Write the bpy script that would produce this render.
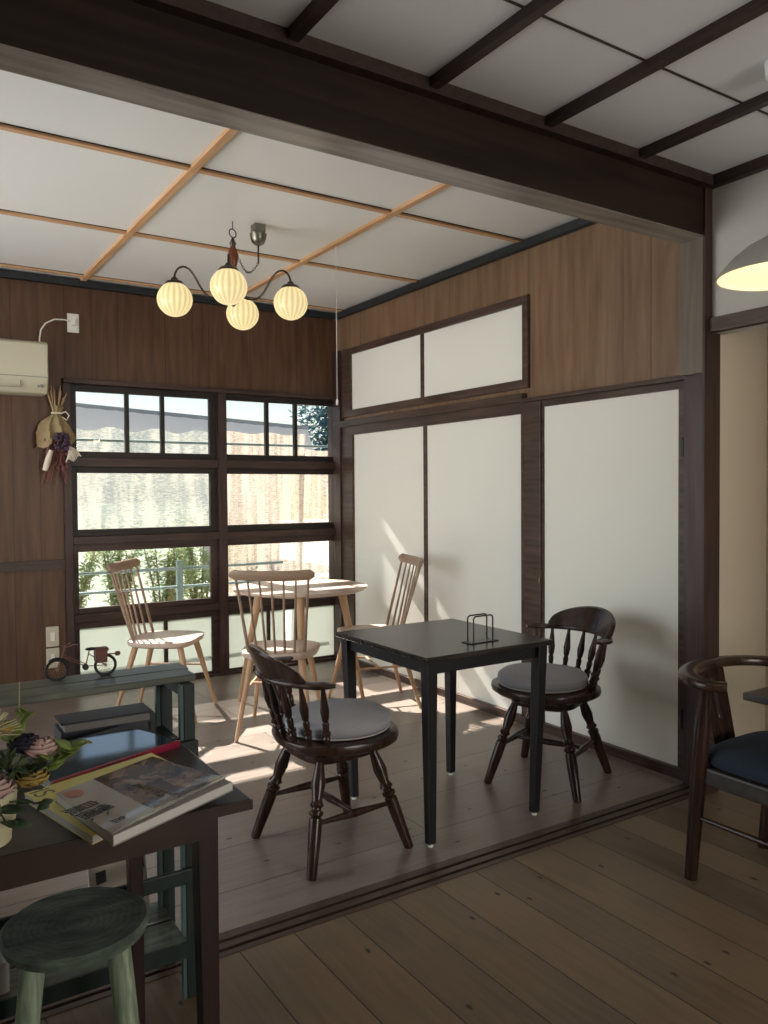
import bpy, bmesh, math, random
from mathutils import Vector, Matrix
for o in list(bpy.data.objects): bpy.data.objects.remove(o)
C = bpy.context.scene.collection
S = bpy.context.scene
rnd = random.Random(7)
R = math.radians

# ------------------------------------------------------------ camera
cam = bpy.data.objects.new('camera', bpy.data.cameras.new('camera')); C.objects.link(cam)
cam.data.sensor_fit = 'HORIZONTAL'; cam.data.sensor_width = 36.0
cam.data.lens = 36.0 * 795.07 / 768; cam.data.clip_start = .02; cam.data.clip_end = 300
yaw, pitch, roll = R(32.9563), R(-1.4729), R(-.3969)
fw = Vector((math.sin(yaw)*math.cos(pitch), math.cos(yaw)*math.cos(pitch), math.sin(pitch)))
rt = Vector((math.cos(yaw), -math.sin(yaw), 0)); up = rt.cross(fw)
r2 = math.cos(roll)*rt + math.sin(roll)*up; u2 = -math.sin(roll)*rt + math.cos(roll)*up
cam.matrix_world = Matrix(((r2.x, u2.x, -fw.x, 0), (r2.y, u2.y, -fw.y, 0), (r2.z, u2.z, -fw.z, 1.35), (0, 0, 0, 1)))
S.camera = cam

# ------------------------------------------------------------ light, sky, exposure
S.view_settings.view_transform = 'Standard'; S.view_settings.look = 'None'
S.view_settings.gamma = 1; S.view_settings.use_curve_mapping = False
S.view_settings.exposure = 0.66
w = bpy.data.worlds.new('world'); S.world = w; w.use_nodes = True
nt = w.node_tree; bg = nt.nodes['Background']
sky = nt.nodes.new('ShaderNodeTexSky'); sky.sky_type = 'NISHITA'; sky.sun_disc = False
sky.sun_elevation = R(41); sky.sun_rotation = R(-6); sky.air_density = 1.3; sky.dust_density = .2
nt.links.new(sky.outputs[0], bg.inputs[0]); bg.inputs[1].default_value = 0.080
sun = bpy.data.objects.new('sun', bpy.data.lights.new('sun', 'SUN')); C.objects.link(sun)
sun.data.energy = 15; sun.data.angle = R(.6); sun.data.color = (1, .95, .88)
sun.rotation_euler = Vector((.062, -1, -.81)).to_track_quat('-Z', 'Y').to_euler(); sun.location = (0, 12, 8)
def area_lamp(name, loc, direction, sx, sy, watts, col):
    o = bpy.data.objects.new(name, bpy.data.lights.new(name, 'AREA')); C.objects.link(o)
    o.data.shape = 'RECTANGLE'; o.data.size = sx; o.data.size_y = sy; o.data.energy = watts; o.data.color = col
    o.location = loc; o.rotation_euler = Vector(direction).to_track_quat('-Z', 'Z').to_euler(); return o
# daylight coming through the left-hand windows of both rooms, outside their panes
area_lamp('daylight_bay_window', (-1.75, 3.9, 1.5), (1, 0, -.08), 2.3, 2.8, 62, (.93, .97, 1))
area_lamp('daylight_front_window', (2.35, -3.35, 1.5), (-.05, 1, -.05), 2.2, 1.9, 100, (1, .94, .86))

area_lamp('added_side_room_fill', (3.37, .9, 1.9), (0, 1, -.35), .3, .6, .55, (1, .93, .82))  # added unseen lamp, lifts the beige wall beyond the opening

# ------------------------------------------------------------ materials
def newmat(name):
    m = bpy.data.materials.new(name); m.use_nodes = True
    return m, m.node_tree, m.node_tree.nodes['Principled BSDF']
def plain(name, col, rough=.6, metal=0, spec=.5, noise=0, nscale=8, bump=0, bscale=200):
    m, t, b = newmat(name)
    b.inputs['Base Color'].default_value = (*col, 1); b.inputs['Roughness'].default_value = rough
    b.inputs['Metallic'].default_value = metal; b.inputs['Specular IOR Level'].default_value = spec
    tc = t.nodes.new('ShaderNodeTexCoord')
    if noise:
        n = t.nodes.new('ShaderNodeTexNoise'); n.inputs['Scale'].default_value = nscale; n.inputs['Detail'].default_value = 4
        t.links.new(tc.outputs['Object'], n.inputs['Vector'])
        mx = t.nodes.new('ShaderNodeMix'); mx.data_type = 'RGBA'
        mx.inputs[6].default_value = (*[c*(1-noise) for c in col], 1); mx.inputs[7].default_value = (*[min(1, c*(1+noise)) for c in col], 1)
        t.links.new(n.outputs['Fac'], mx.inputs[0]); t.links.new(mx.outputs[2], b.inputs['Base Color'])
    if bump:
        n = t.nodes.new('ShaderNodeTexNoise'); n.inputs['Scale'].default_value = bscale
        t.links.new(tc.outputs['Object'], n.inputs['Vector'])
        bp = t.nodes.new('ShaderNodeBump'); bp.inputs['Strength'].default_value = bump; bp.inputs['Distance'].default_value = .002
        t.links.new(n.outputs['Fac'], bp.inputs['Height']); t.links.new(bp.outputs[0], b.inputs['Normal'])
    return m
def wood(name, c1, c2, rough=.45, axis='X', scale=3.0, stretch=14, spec=.32, bump=.15):
    m, t, b = newmat(name)
    b.inputs['Roughness'].default_value = rough; b.inputs['Specular IOR Level'].default_value = spec
    tc = t.nodes.new('ShaderNodeTexCoord'); mp = t.nodes.new('ShaderNodeMapping')
    sc = [stretch]*3; sc['XYZ'.index(axis)] = 1
    mp.inputs['Scale'].default_value = sc
    t.links.new(tc.outputs['Object'], mp.inputs[0])
    n = t.nodes.new('ShaderNodeTexNoise'); n.inputs['Scale'].default_value = scale; n.inputs['Detail'].default_value = 6; n.inputs['Distortion'].default_value = .4
    t.links.new(mp.outputs[0], n.inputs[0])
    cr = t.nodes.new('ShaderNodeValToRGB'); cr.color_ramp.elements[0].position = .32; cr.color_ramp.elements[1].position = .7
    cr.color_ramp.elements[0].color = (*c1, 1); cr.color_ramp.elements[1].color = (*c2, 1)
    t.links.new(n.outputs['Fac'], cr.inputs[0]); t.links.new(cr.outputs[0], b.inputs['Base Color'])
    bp = t.nodes.new('ShaderNodeBump'); bp.inputs['Strength'].default_value = bump; bp.inputs['Distance'].default_value = .002
    t.links.new(n.outputs['Fac'], bp.inputs['Height']); t.links.new(bp.outputs[0], b.inputs['Normal'])
    return m
def planks(name, c1, c2, width, length, rot, rough, offset=(0, 0, 0), knots=True, mort=.0024):
    m, t, b = newmat(name)
    tc = t.nodes.new('ShaderNodeTexCoord'); mp = t.nodes.new('ShaderNodeMapping')
    mp.inputs['Rotation'].default_value = (0, 0, rot); mp.inputs['Location'].default_value = offset
    t.links.new(tc.outputs['Object'], mp.inputs[0])
    br = t.nodes.new('ShaderNodeTexBrick'); br.offset = .37; br.inputs['Scale'].default_value = 1
    br.inputs['Brick Width'].default_value = length; br.inputs['Row Height'].default_value = width
    br.inputs['Mortar Size'].default_value = mort; br.inputs['Mortar Smooth'].default_value = .3; br.inputs['Bias'].default_value = 0
    br.inputs['Color1'].default_value = (.25, .25, .25, 1); br.inputs['Color2'].default_value = (.85, .85, .85, 1); br.inputs['Mortar'].default_value = (0, 0, 0, 1)
    t.links.new(mp.outputs[0], br.inputs[0])
    m2 = t.nodes.new('ShaderNodeMapping'); m2.inputs['Scale'].default_value = (1.6, 20, 1)
    t.links.new(mp.outputs[0], m2.inputs[0])
    n = t.nodes.new('ShaderNodeTexNoise'); n.inputs['Scale'].default_value = 2.2; n.inputs['Detail'].default_value = 8; n.inputs['Distortion'].default_value = .8
    t.links.new(m2.outputs[0], n.inputs[0])
    ad = t.nodes.new('ShaderNodeMath'); ad.operation = 'MULTIPLY_ADD'; ad.inputs[1].default_value = .42
    t.links.new(br.outputs['Color'], ad.inputs[0]); 
    n3 = t.nodes.new('ShaderNodeTexNoise'); n3.inputs['Scale'].default_value = 1.3; n3.inputs['Detail'].default_value = 3
    t.links.new(mp.outputs[0], n3.inputs[0])
    av = t.nodes.new('ShaderNodeMath'); av.operation = 'MULTIPLY_ADD'; av.inputs[1].default_value = .52
    t.links.new(n3.outputs['Fac'], av.inputs[0])
    hf = t.nodes.new('ShaderNodeMath'); hf.operation = 'MULTIPLY'; hf.inputs[1].default_value = .46
    t.links.new(n.outputs['Fac'], hf.inputs[0]); t.links.new(hf.outputs[0], av.inputs[2]); t.links.new(av.outputs[0], ad.inputs[2])
    cr = t.nodes.new('ShaderNodeValToRGB'); cr.color_ramp.elements[0].position = .36; cr.color_ramp.elements[1].position = .84
    cr.color_ramp.elements[0].color = (*c1, 1); cr.color_ramp.elements[1].color = (*c2, 1)
    t.links.new(ad.outputs[0], cr.inputs[0])
    last = cr.outputs[0]
    mo = t.nodes.new('ShaderNodeMix'); mo.data_type = 'RGBA'; mo.inputs[7].default_value = (.012, .01, .008, 1)
    t.links.new(br.outputs['Fac'], mo.inputs[0]); t.links.new(last, mo.inputs[6]); last = mo.outputs[2]
    if knots:
        m3 = t.nodes.new('ShaderNodeMapping'); m3.inputs['Scale'].default_value = (.75, 1.5, 1)
        t.links.new(mp.outputs[0], m3.inputs[0])
        v = t.nodes.new('ShaderNodeTexVoronoi'); v.voronoi_dimensions = '2D'; v.inputs['Scale'].default_value = 4.2; t.links.new(m3.outputs[0], v.inputs[0])
        k = t.nodes.new('ShaderNodeMapRange'); k.inputs[1].default_value = .025; k.inputs[2].default_value = .05; k.inputs[3].default_value = 1; k.inputs[4].default_value = 0
        t.links.new(v.outputs['Distance'], k.inputs[0])
        # only some cells carry a knot
        cm = t.nodes.new('ShaderNodeSeparateColor'); t.links.new(v.outputs['Color'], cm.inputs[0])
        gt = t.nodes.new('ShaderNodeMath'); gt.operation = 'GREATER_THAN'; gt.inputs[1].default_value = .55; t.links.new(cm.outputs[0], gt.inputs[0])
        mu = t.nodes.new('ShaderNodeMath'); mu.operation = 'MULTIPLY'; t.links.new(k.outputs[0], mu.inputs[0]); t.links.new(gt.outputs[0], mu.inputs[1])
        mk = t.nodes.new('ShaderNodeMix'); mk.data_type = 'RGBA'; mk.inputs[7].default_value = (.02, .014, .01, 1)
        t.links.new(mu.outputs[0], mk.inputs[0]); t.links.new(last, mk.inputs[6]); last = mk.outputs[2]
    t.links.new(last, b.inputs['Base Color'])
    rr = t.nodes.new('ShaderNodeMapRange'); rr.inputs[3].default_value = rough-.08; rr.inputs[4].default_value = rough+.14
    t.links.new(n.outputs['Fac'], rr.inputs[0]); t.links.new(rr.outputs[0], b.inputs['Roughness'])
    bp = t.nodes.new('ShaderNodeBump'); bp.inputs['Strength'].default_value = .12; bp.inputs['Distance'].default_value = .0012
    sb = t.nodes.new('ShaderNodeMath'); sb.operation = 'SUBTRACT'; t.links.new(n.outputs['Fac'], sb.inputs[0]); t.links.new(br.outputs['Fac'], sb.inputs[1])
    t.links.new(sb.outputs[0], bp.inputs['Height']); t.links.new(bp.outputs[0], b.inputs['Normal'])
    return m
def panelling(name, c1, c2, axis, seams, width=.005):
    """plywood with vertical grain and dark seams at the given positions along an axis"""
    m = wood(name, c1, c2, .42, 'Z', 2.2, 12); t = m.node_tree; b = t.nodes['Principled BSDF']
    tc = t.nodes.new('ShaderNodeTexCoord'); sx = t.nodes.new('ShaderNodeSeparateXYZ'); t.links.new(tc.outputs['Object'], sx.inputs[0])
    src = b.inputs['Base Color'].links[0].from_socket
    acc = None
    for s in seams:
        a = t.nodes.new('ShaderNodeMath'); a.operation = 'SUBTRACT'; a.inputs[1].default_value = s; t.links.new(sx.outputs['XYZ'.index(axis)], a.inputs[0])
        c = t.nodes.new('ShaderNodeMath'); c.operation = 'ABSOLUTE'; t.links.new(a.outputs[0], c.inputs[0])
        d = t.nodes.new('ShaderNodeMath'); d.operation = 'LESS_THAN'; d.inputs[1].default_value = width/2; t.links.new(c.outputs[0], d.inputs[0])
        if acc is None: acc = d
        else:
            e = t.nodes.new('ShaderNodeMath'); e.operation = 'MAXIMUM'; t.links.new(acc.outputs[0], e.inputs[0]); t.links.new(d.outputs[0], e.inputs[1]); acc = e
    mx = t.nodes.new('ShaderNodeMix'); mx.data_type = 'RGBA'; mx.inputs[7].default_value = (*[c*.6 for c in c1], 1)
    t.links.new(acc.outputs[0], mx.inputs[0]); t.links.new(src, mx.inputs[6]); t.links.new(mx.outputs[2], b.inputs['Base Color'])
    return m
def thin_glass(name, frost=0):
    m = bpy.data.materials.new(name); m.use_nodes = True; t = m.node_tree; t.nodes.remove(t.nodes['Principled BSDF'])
    out = t.nodes['Material Output']; tr = t.nodes.new('ShaderNodeBsdfTransparent'); gl = t.nodes.new('ShaderNodeBsdfGlossy'); gl.inputs['Roughness'].default_value = .03
    mx = t.nodes.new('ShaderNodeMixShader'); fr = t.nodes.new('ShaderNodeFresnel'); fr.inputs[0].default_value = 1.3
    t.links.new(fr.outputs[0], mx.inputs[0]); t.links.new(gl.outputs[0], mx.inputs[2])
    if frost:
        tl = t.nodes.new('ShaderNodeBsdfTranslucent'); tl.inputs[0].default_value = (.70, .72, .67, 1)
        m2 = t.nodes.new('ShaderNodeMixShader'); m2.inputs[0].default_value = frost
        tr.inputs[0].default_value = (.72, .76, .70, 1)
        t.links.new(tr.outputs[0], m2.inputs[1]); t.links.new(tl.outputs[0], m2.inputs[2]); t.links.new(m2.outputs[0], mx.inputs[1])
        n = t.nodes.new('ShaderNodeTexNoise'); n.inputs['Scale'].default_value = 60; tc = t.nodes.new('ShaderNodeTexCoord'); t.links.new(tc.outputs['Object'], n.inputs[0])
        bp = t.nodes.new('ShaderNodeBump'); bp.inputs['Strength'].default_value = .6; t.links.new(n.outputs['Fac'], bp.inputs['Height']); t.links.new(bp.outputs[0], tl.inputs['Normal'])
    else: t.links.new(tr.outputs[0], mx.inputs[1])
    t.links.new(mx.outputs[0], out.inputs[0]); return m
def weave(name, c1, c2, axis='Z', scale=90, opac=.75, stripe=None):
    """backlit reed or woven screen, or backdrop: translucent, small gaps between the reeds"""
    m = bpy.data.materials.new(name); m.use_nodes = True; t = m.node_tree; t.nodes.remove(t.nodes['Principled BSDF']); out = t.nodes['Material Output']
    tc = t.nodes.new('ShaderNodeTexCoord'); mp = t.nodes.new('ShaderNodeMapping'); mp.inputs['Scale'].default_value = (9, 9, 60); t.links.new(tc.outputs['Object'], mp.inputs[0])
    n = t.nodes.new('ShaderNodeTexNoise'); n.inputs['Scale'].default_value = 3; n.inputs['Detail'].default_value = 3; t.links.new(mp.outputs[0], n.inputs[0])
    mp2 = t.nodes.new('ShaderNodeMapping'); mp2.inputs['Scale'].default_value = stripe or (.6, .6, .6); t.links.new(tc.outputs['Object'], mp2.inputs[0])
    n2 = t.nodes.new('ShaderNodeTexNoise'); n2.inputs['Scale'].default_value = 4; n2.inputs['Detail'].default_value = 4; t.links.new(mp2.outputs[0], n2.inputs[0])
    ad = t.nodes.new('ShaderNodeMath'); ad.operation = 'ADD'; t.links.new(n.outputs['Fac'], ad.inputs[0]); t.links.new(n2.outputs['Fac'], ad.inputs[1])
    cr = t.nodes.new('ShaderNodeValToRGB'); cr.color_ramp.elements[0].position = .75; cr.color_ramp.elements[1].position = 1.2
    hv = t.nodes.new('ShaderNodeMath'); hv.operation = 'MULTIPLY'; hv.inputs[1].default_value = 1; t.links.new(ad.outputs[0], hv.inputs[0])
    cr.color_ramp.elements[0].position = .38; cr.color_ramp.elements[1].position = .62
    hv.inputs[1].default_value = .5
    cr.color_ramp.elements[0].color = (*c1, 1); cr.color_ramp.elements[1].color = (*c2, 1); t.links.new(hv.outputs[0], cr.inputs[0])
    df = t.nodes.new('ShaderNodeBsdfDiffuse'); tl = t.nodes.new('ShaderNodeBsdfTranslucent'); a = t.nodes.new('ShaderNodeMixShader'); a.inputs[0].default_value = .6
    t.links.new(cr.outputs[0], df.inputs[0]); t.links.new(cr.outputs[0], tl.inputs[0]); t.links.new(df.outputs[0], a.inputs[1]); t.links.new(tl.outputs[0], a.inputs[2])
    tr = t.nodes.new('ShaderNodeBsdfTransparent'); mx = t.nodes.new('ShaderNodeMixShader'); mx.inputs[0].default_value = opac
    t.links.new(tr.outputs[0], mx.inputs[1]); t.links.new(a.outputs[0], mx.inputs[2]); t.links.new(mx.outputs[0], out.inputs[0]); return m

M = {}
M['floor_bay'] = planks('bay_floor_planks', (.090, .068, .053), (.245, .195, .160), .313, 3.4, 0, .30, (.3, -.02, 0))
M['floor_front'] = planks('front_floor_planks', (.055, .038, .024), (.185, .130, .080), .178, 3.0, R(90), .42, (.0, .0, 0))
M['track'] = wood('dark_track_wood', (.045, .028, .02), (.085, .055, .04), .38, 'X')
M['dark'] = wood('dark_post_wood', (.028, .014, .012), (.060, .032, .026), .42, 'Z')
M['darkx'] = wood('dark_rail_wood', (.026, .014, .012), (.065, .036, .027), .42, 'X')
M['darky'] = wood('dark_rail_wood_along_wall', (.040, .023, .017), (.095, .058, .044), .38, 'Y')
M['sash'] = wood('blackened_sash_wood', (.010, .007, .006), (.025, .016, .013), .45, 'X')
M['purple'] = wood('purple_brown_post', (.050, .029, .029), (.085, .052, .050), .42, 'Z')
M['greybrown'] = wood('grey_brown_veneer', (.13, .105, .078), (.175, .145, .108), .35, 'Z')
M['beamface'] = wood('beam_face_wood', (.013, .007, .0045), (.027, .016, .010), .55, 'X', 1.5, 14, .2)
M['beamunder'] = wood('beam_underside', (.16, .135, .11), (.30, .27, .23), .22, 'X', 1.8)  # grey veneer, colour raised to carry the window's sheen
M['rib'] = wood('dark_ceiling_rib', (.026, .015, .012), (.050, .030, .024), .45, 'Y')
M['orange'] = wood('pale_cedar_batten', (.50, .27, .13), (.66, .40, .21), .5, 'Y')
M['orangex'] = wood('pale_cedar_batten_across', (.50, .27, .13), (.66, .40, .21), .5, 'X')
M['cornice'] = plain('blue_black_cornice', (.009, .013, .016), .5)
M['ceil_bay'] = plain('bay_ceiling_board', (.80, .80, .77), .38, noise=.03, nscale=1.2)
M['ceil_front'] = plain('front_ceiling_board', (.72, .72, .72), .6, noise=.08, nscale=1.5)
M['plaster'] = plain('grey_plaster', (.52, .50, .45), .85, noise=.04, nscale=2, bump=.2, bscale=90)
M['beige'] = plain('beige_wallpaper', (.50, .43, .33), .85, noise=.03)
M['paper'] = plain('off_white_door_paper', (.80, .79, .71), .75, noise=.02, nscale=3, bump=.12, bscale=260)
M['ply_back'] = panelling('brown_plywood_back', (.062, .028, .015), (.115, .057, .030), 'X', [.78, .942, 1.106, 1.279, 1.45, 1.779, 2.1, 2.424, 2.808, .6, .3, 0, -.3, -.6])
M['ply_right'] = panelling('tan_plywood_right', (.155, .088, .048), (.235, .145, .085), 'Y', [4.06, 3.361, 2.69, 2.521, 4.75, 5.2])
M['glass'] = thin_glass('window_glass'); M['frost'] = thin_glass('frosted_glass', .8)
M['plast'] = plain('ivory_plastic', (.50, .46, .34), .4); M['plastw'] = plain('white_plastic', (.75, .74, .68), .4)
M['acgrey'] = plain('grey_vent', (.25, .24, .2), .5); M['black'] = plain('black_metal', (.012, .012, .013), .35, .3)
M['rubber'] = plain('dark_rubber', (.01, .01, .01), .6)
M['chairdark'] = wood('dark_walnut_lacquer', (.018, .009, .006), (.050, .025, .017), .25, 'Z', 4, 8)
M['beech'] = wood('pale_beech', (.40, .24, .13), (.54, .35, .21), .42, 'Z', 3, 10)
M['beechtop'] = wood('pale_beech_flat', (.52, .38, .30), (.62, .48, .39), .3, 'X', 3, 10)
M['railbeech'] = wood('darker_beech', (.26, .17, .115), (.36, .25, .17), .42, 'Y', 3, 10)  # darker beech tone for back rails and spindles
M['blacktop'] = wood('black_stained_top', (.014, .012, .011), (.050, .043, .038), .27, 'X', 4, 8)
M['blackleg'] = plain('black_painted_wood', (.013, .013, .015), .38, noise=.2)
M['cushion'] = plain('grey_tweed', (.33, .33, .355), .95, noise=.25, nscale=300, bump=.4, bscale=500)
M['cushlight'] = plain('pale_hem', (.4, .38, .36), .9)
M['navy'] = plain('navy_fabric', (.012, .024, .040), .9, noise=.2, nscale=200, bump=.3, bscale=500)
M['brownwood'] = wood('reddish_dark_desk', (.015, .006, .004), (.032, .013, .008), .4, 'X', 3, 10)
M['desktop'] = wood('worn_grey_brown_top', (.022, .018, .015), (.045, .038, .032), .28, 'X', 3, 8)
M['deskleg'] = wood('reddish_dark_leg', (.012, .0045, .003), (.026, .010, .007), .4, 'Z', 3, 10)
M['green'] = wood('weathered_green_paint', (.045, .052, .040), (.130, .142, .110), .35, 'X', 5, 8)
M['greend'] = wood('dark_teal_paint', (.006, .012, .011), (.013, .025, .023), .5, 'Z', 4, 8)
M['post_lit_edge'] = wood('pale_teal_lit_edge', (.04, .07, .07), (.08, .125, .12), .5, 'Z', 4, 8)  # light on the rack post edges, painted as a paler teal
M['stoolseat'] = wood('distressed_green_seat', (.045, .070, .055), (.17, .21, .165), .5, 'X', 9, 3)
m = M['stoolseat']; t = m.node_tree; wv = t.nodes.new('ShaderNodeTexWave'); wv.wave_type = 'RINGS'; wv.rings_direction = 'Z'; wv.inputs['Scale'].default_value = 22; wv.inputs['Distortion'].default_value = 7; wv.inputs['Detail'].default_value = 2
tc = t.nodes.new('ShaderNodeTexCoord'); t.links.new(tc.outputs['Object'], wv.inputs[0]); b = t.nodes['Principled BSDF']; src = b.inputs['Base Color'].links[0].from_socket
mx = t.nodes.new('ShaderNodeMix'); mx.data_type = 'RGBA'; mx.blend_type = 'MULTIPLY'; mx.inputs[0].default_value = .25; t.links.new(src, mx.inputs[6]); t.links.new(wv.outputs['Color'], mx.inputs[7]); t.links.new(mx.outputs[2], b.inputs['Base Color'])
M['stoolleg'] = wood('distressed_pale_green_leg', (.10, .14, .095), (.33, .38, .27), .55, 'Z', 6, 14)
M['brass'] = plain('aged_brass', (.12, .085, .05), .35, .9); M['chwood'] = wood('turned_red_wood', (.10, .025, .010), (.20, .06, .025), .25, 'Z')
M['bronze'] = plain('dark_bronze', (.06, .05, .042), .35, .9)
M['canopy'] = plain('silvery_metal', (.25, .23, .19), .35, .9)
M['shade'] = plain('grey_enamel_shade', (.42, .40, .35), .3); M['shadein'] = plain('cream_enamel_inside', (.85, .74, .52), .4)
M['cotton'] = plain('white_string', (.8, .78, .72), .8)
M['wrap'] = plain('tan_kraft_wrap', (.26, .19, .095), .85, noise=.3, nscale=30)
M['stem'] = plain('dry_stems', (.36, .25, .13), .9); M['dryred'] = plain('dried_russet_flowers', (.16, .06, .055), .9, noise=.4, nscale=60)
M['drypur'] = plain('dried_dark_purple', (.05, .03, .05), .9, noise=.4, nscale=60); M['drywhite'] = plain('dried_white', (.62, .56, .45), .9)
M['cream'] = plain('cream_ceramic', (.50, .46, .30), .45, noise=.05); M['leaf'] = plain('variegated_leaf', (.16, .22, .045), .5, noise=.5, nscale=60)
M['leafd'] = plain('dark_leaf', (.02, .05, .02), .4); M['pink'] = plain('pale_pink_petals', (.46, .31, .28), .8, noise=.2, nscale=60)
M['yellowfl'] = plain('mustard_petals', (.30, .20, .045), .8, noise=.3, nscale=60); M['purplefl'] = plain('blackish_petals', (.012, .008, .02), .8)
M['spider'] = plain('cream_spidery_petals', (.52, .47, .28), .8)
M['pages'] = plain('page_block', (.50, .49, .46), .8, noise=.08, nscale=3); M['whitecover'] = plain('pale_grey_cover', (.40, .365, .32), .16)
M['yellow'] = plain('yellow_cover', (.62, .54, .16), .35); M['ink'] = plain('black_ink', (.02, .018, .016), .6); M['inkg'] = plain('brown_grey_ink', (.15, .12, .06), .5)
M['gloss'] = plain('glossy_blue_grey_cover', (.045, .065, .085), .10, spec=.9, noise=.5, nscale=7)
M['red'] = plain('crimson_spine', (.22, .008, .03), .35); M['album'] = plain('dark_navy_album', (.010, .013, .020), .5)
M['rust'] = plain('rusty_brown', (.13, .045, .03), .6, noise=.3, nscale=200); M['tyre'] = plain('tyre', (.01, .01, .01), .6)
M['wire'] = plain('pinkish_wire', (.24, .13, .10), .4, .5)
# colour photograph printed on the magazine: blotchy browns
m, t, b = newmat('printed_brown_photograph'); M['photo'] = m; b.inputs['Roughness'].default_value = .22
tc = t.nodes.new('ShaderNodeTexCoord'); v = t.nodes.new('ShaderNodeTexVoronoi'); v.inputs['Scale'].default_value = 38; n = t.nodes.new('ShaderNodeTexNoise'); n.inputs['Scale'].default_value = 16
t.links.new(tc.outputs['Object'], n.inputs[0]); ad = t.nodes.new('ShaderNodeMixRGB'); ad.inputs[0].default_value = .12; t.links.new(tc.outputs['Object'], ad.inputs[1]); t.links.new(n.outputs['Color'], ad.inputs[2]); t.links.new(ad.outputs[0], v.inputs[0])
sc = t.nodes.new('ShaderNodeSeparateColor'); t.links.new(v.outputs['Color'], sc.inputs[0]); av = t.nodes.new('ShaderNodeMath'); av.operation = 'MULTIPLY_ADD'; av.inputs[1].default_value = .5
t.links.new(sc.outputs[0], av.inputs[0]); hf = t.nodes.new('ShaderNodeMath'); hf.operation = 'MULTIPLY'; hf.inputs[1].default_value = .6; t.links.new(n.outputs['Fac'], hf.inputs[0]); t.links.new(hf.outputs[0], av.inputs[2])
cr = t.nodes.new('ShaderNodeValToRGB'); e = cr.color_ramp.elements; e[0].position = .3; e[0].color = (.012, .007, .006, 1); e[1].position = .95; e[1].color = (.34, .22, .11, 1); k = e.new(.6); k.color = (.10, .05, .025, 1)
t.links.new(av.outputs[0], cr.inputs[0]); t.links.new(cr.outputs[0], b.inputs['Base Color'])
# lit ribbed globes
def lit_glass(name, strength):
    m = bpy.data.materials.new(name); m.use_nodes = True; t = m.node_tree; b = t.nodes['Principled BSDF']
    tc = t.nodes.new('ShaderNodeTexCoord'); g = t.nodes.new('ShaderNodeTexGradient'); g.gradient_type = 'RADIAL'; t.links.new(tc.outputs['Object'], g.inputs[0])
    mu = t.nodes.new('ShaderNodeMath'); mu.operation = 'MULTIPLY'; mu.inputs[1].default_value = 2*math.pi*18; t.links.new(g.outputs['Fac'], mu.inputs[0])
    sn = t.nodes.new('ShaderNodeMath'); sn.operation = 'COSINE'; t.links.new(mu.outputs[0], sn.inputs[0])
    cr = t.nodes.new('ShaderNodeMapRange'); cr.inputs[1].default_value = -1; cr.inputs[2].default_value = 1; cr.inputs[3].default_value = .62*strength; cr.inputs[4].default_value = strength
    t.links.new(sn.outputs[0], cr.inputs[0]); t.links.new(cr.outputs[0], b.inputs['Emission Strength'])
    b.inputs['Base Color'].default_value = (.30, .25, .14, 1); b.inputs['Emission Color'].default_value = (1, .80, .40, 1); b.inputs['Roughness'].default_value = .3
    return m
M['globe'] = lit_glass('lit_ribbed_glass', .60)
m, t, b = newmat('lit_bulb'); M['bulb'] = m; b.inputs['Emission Color'].default_value = (1, .8, .5, 1); b.inputs['Emission Strength'].default_value = 4
m, t, b = newmat('ceiling_lamp_plastic'); M['ceillamp'] = m; b.inputs['Base Color'].default_value = (.85, .87, .88, 1)

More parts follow.
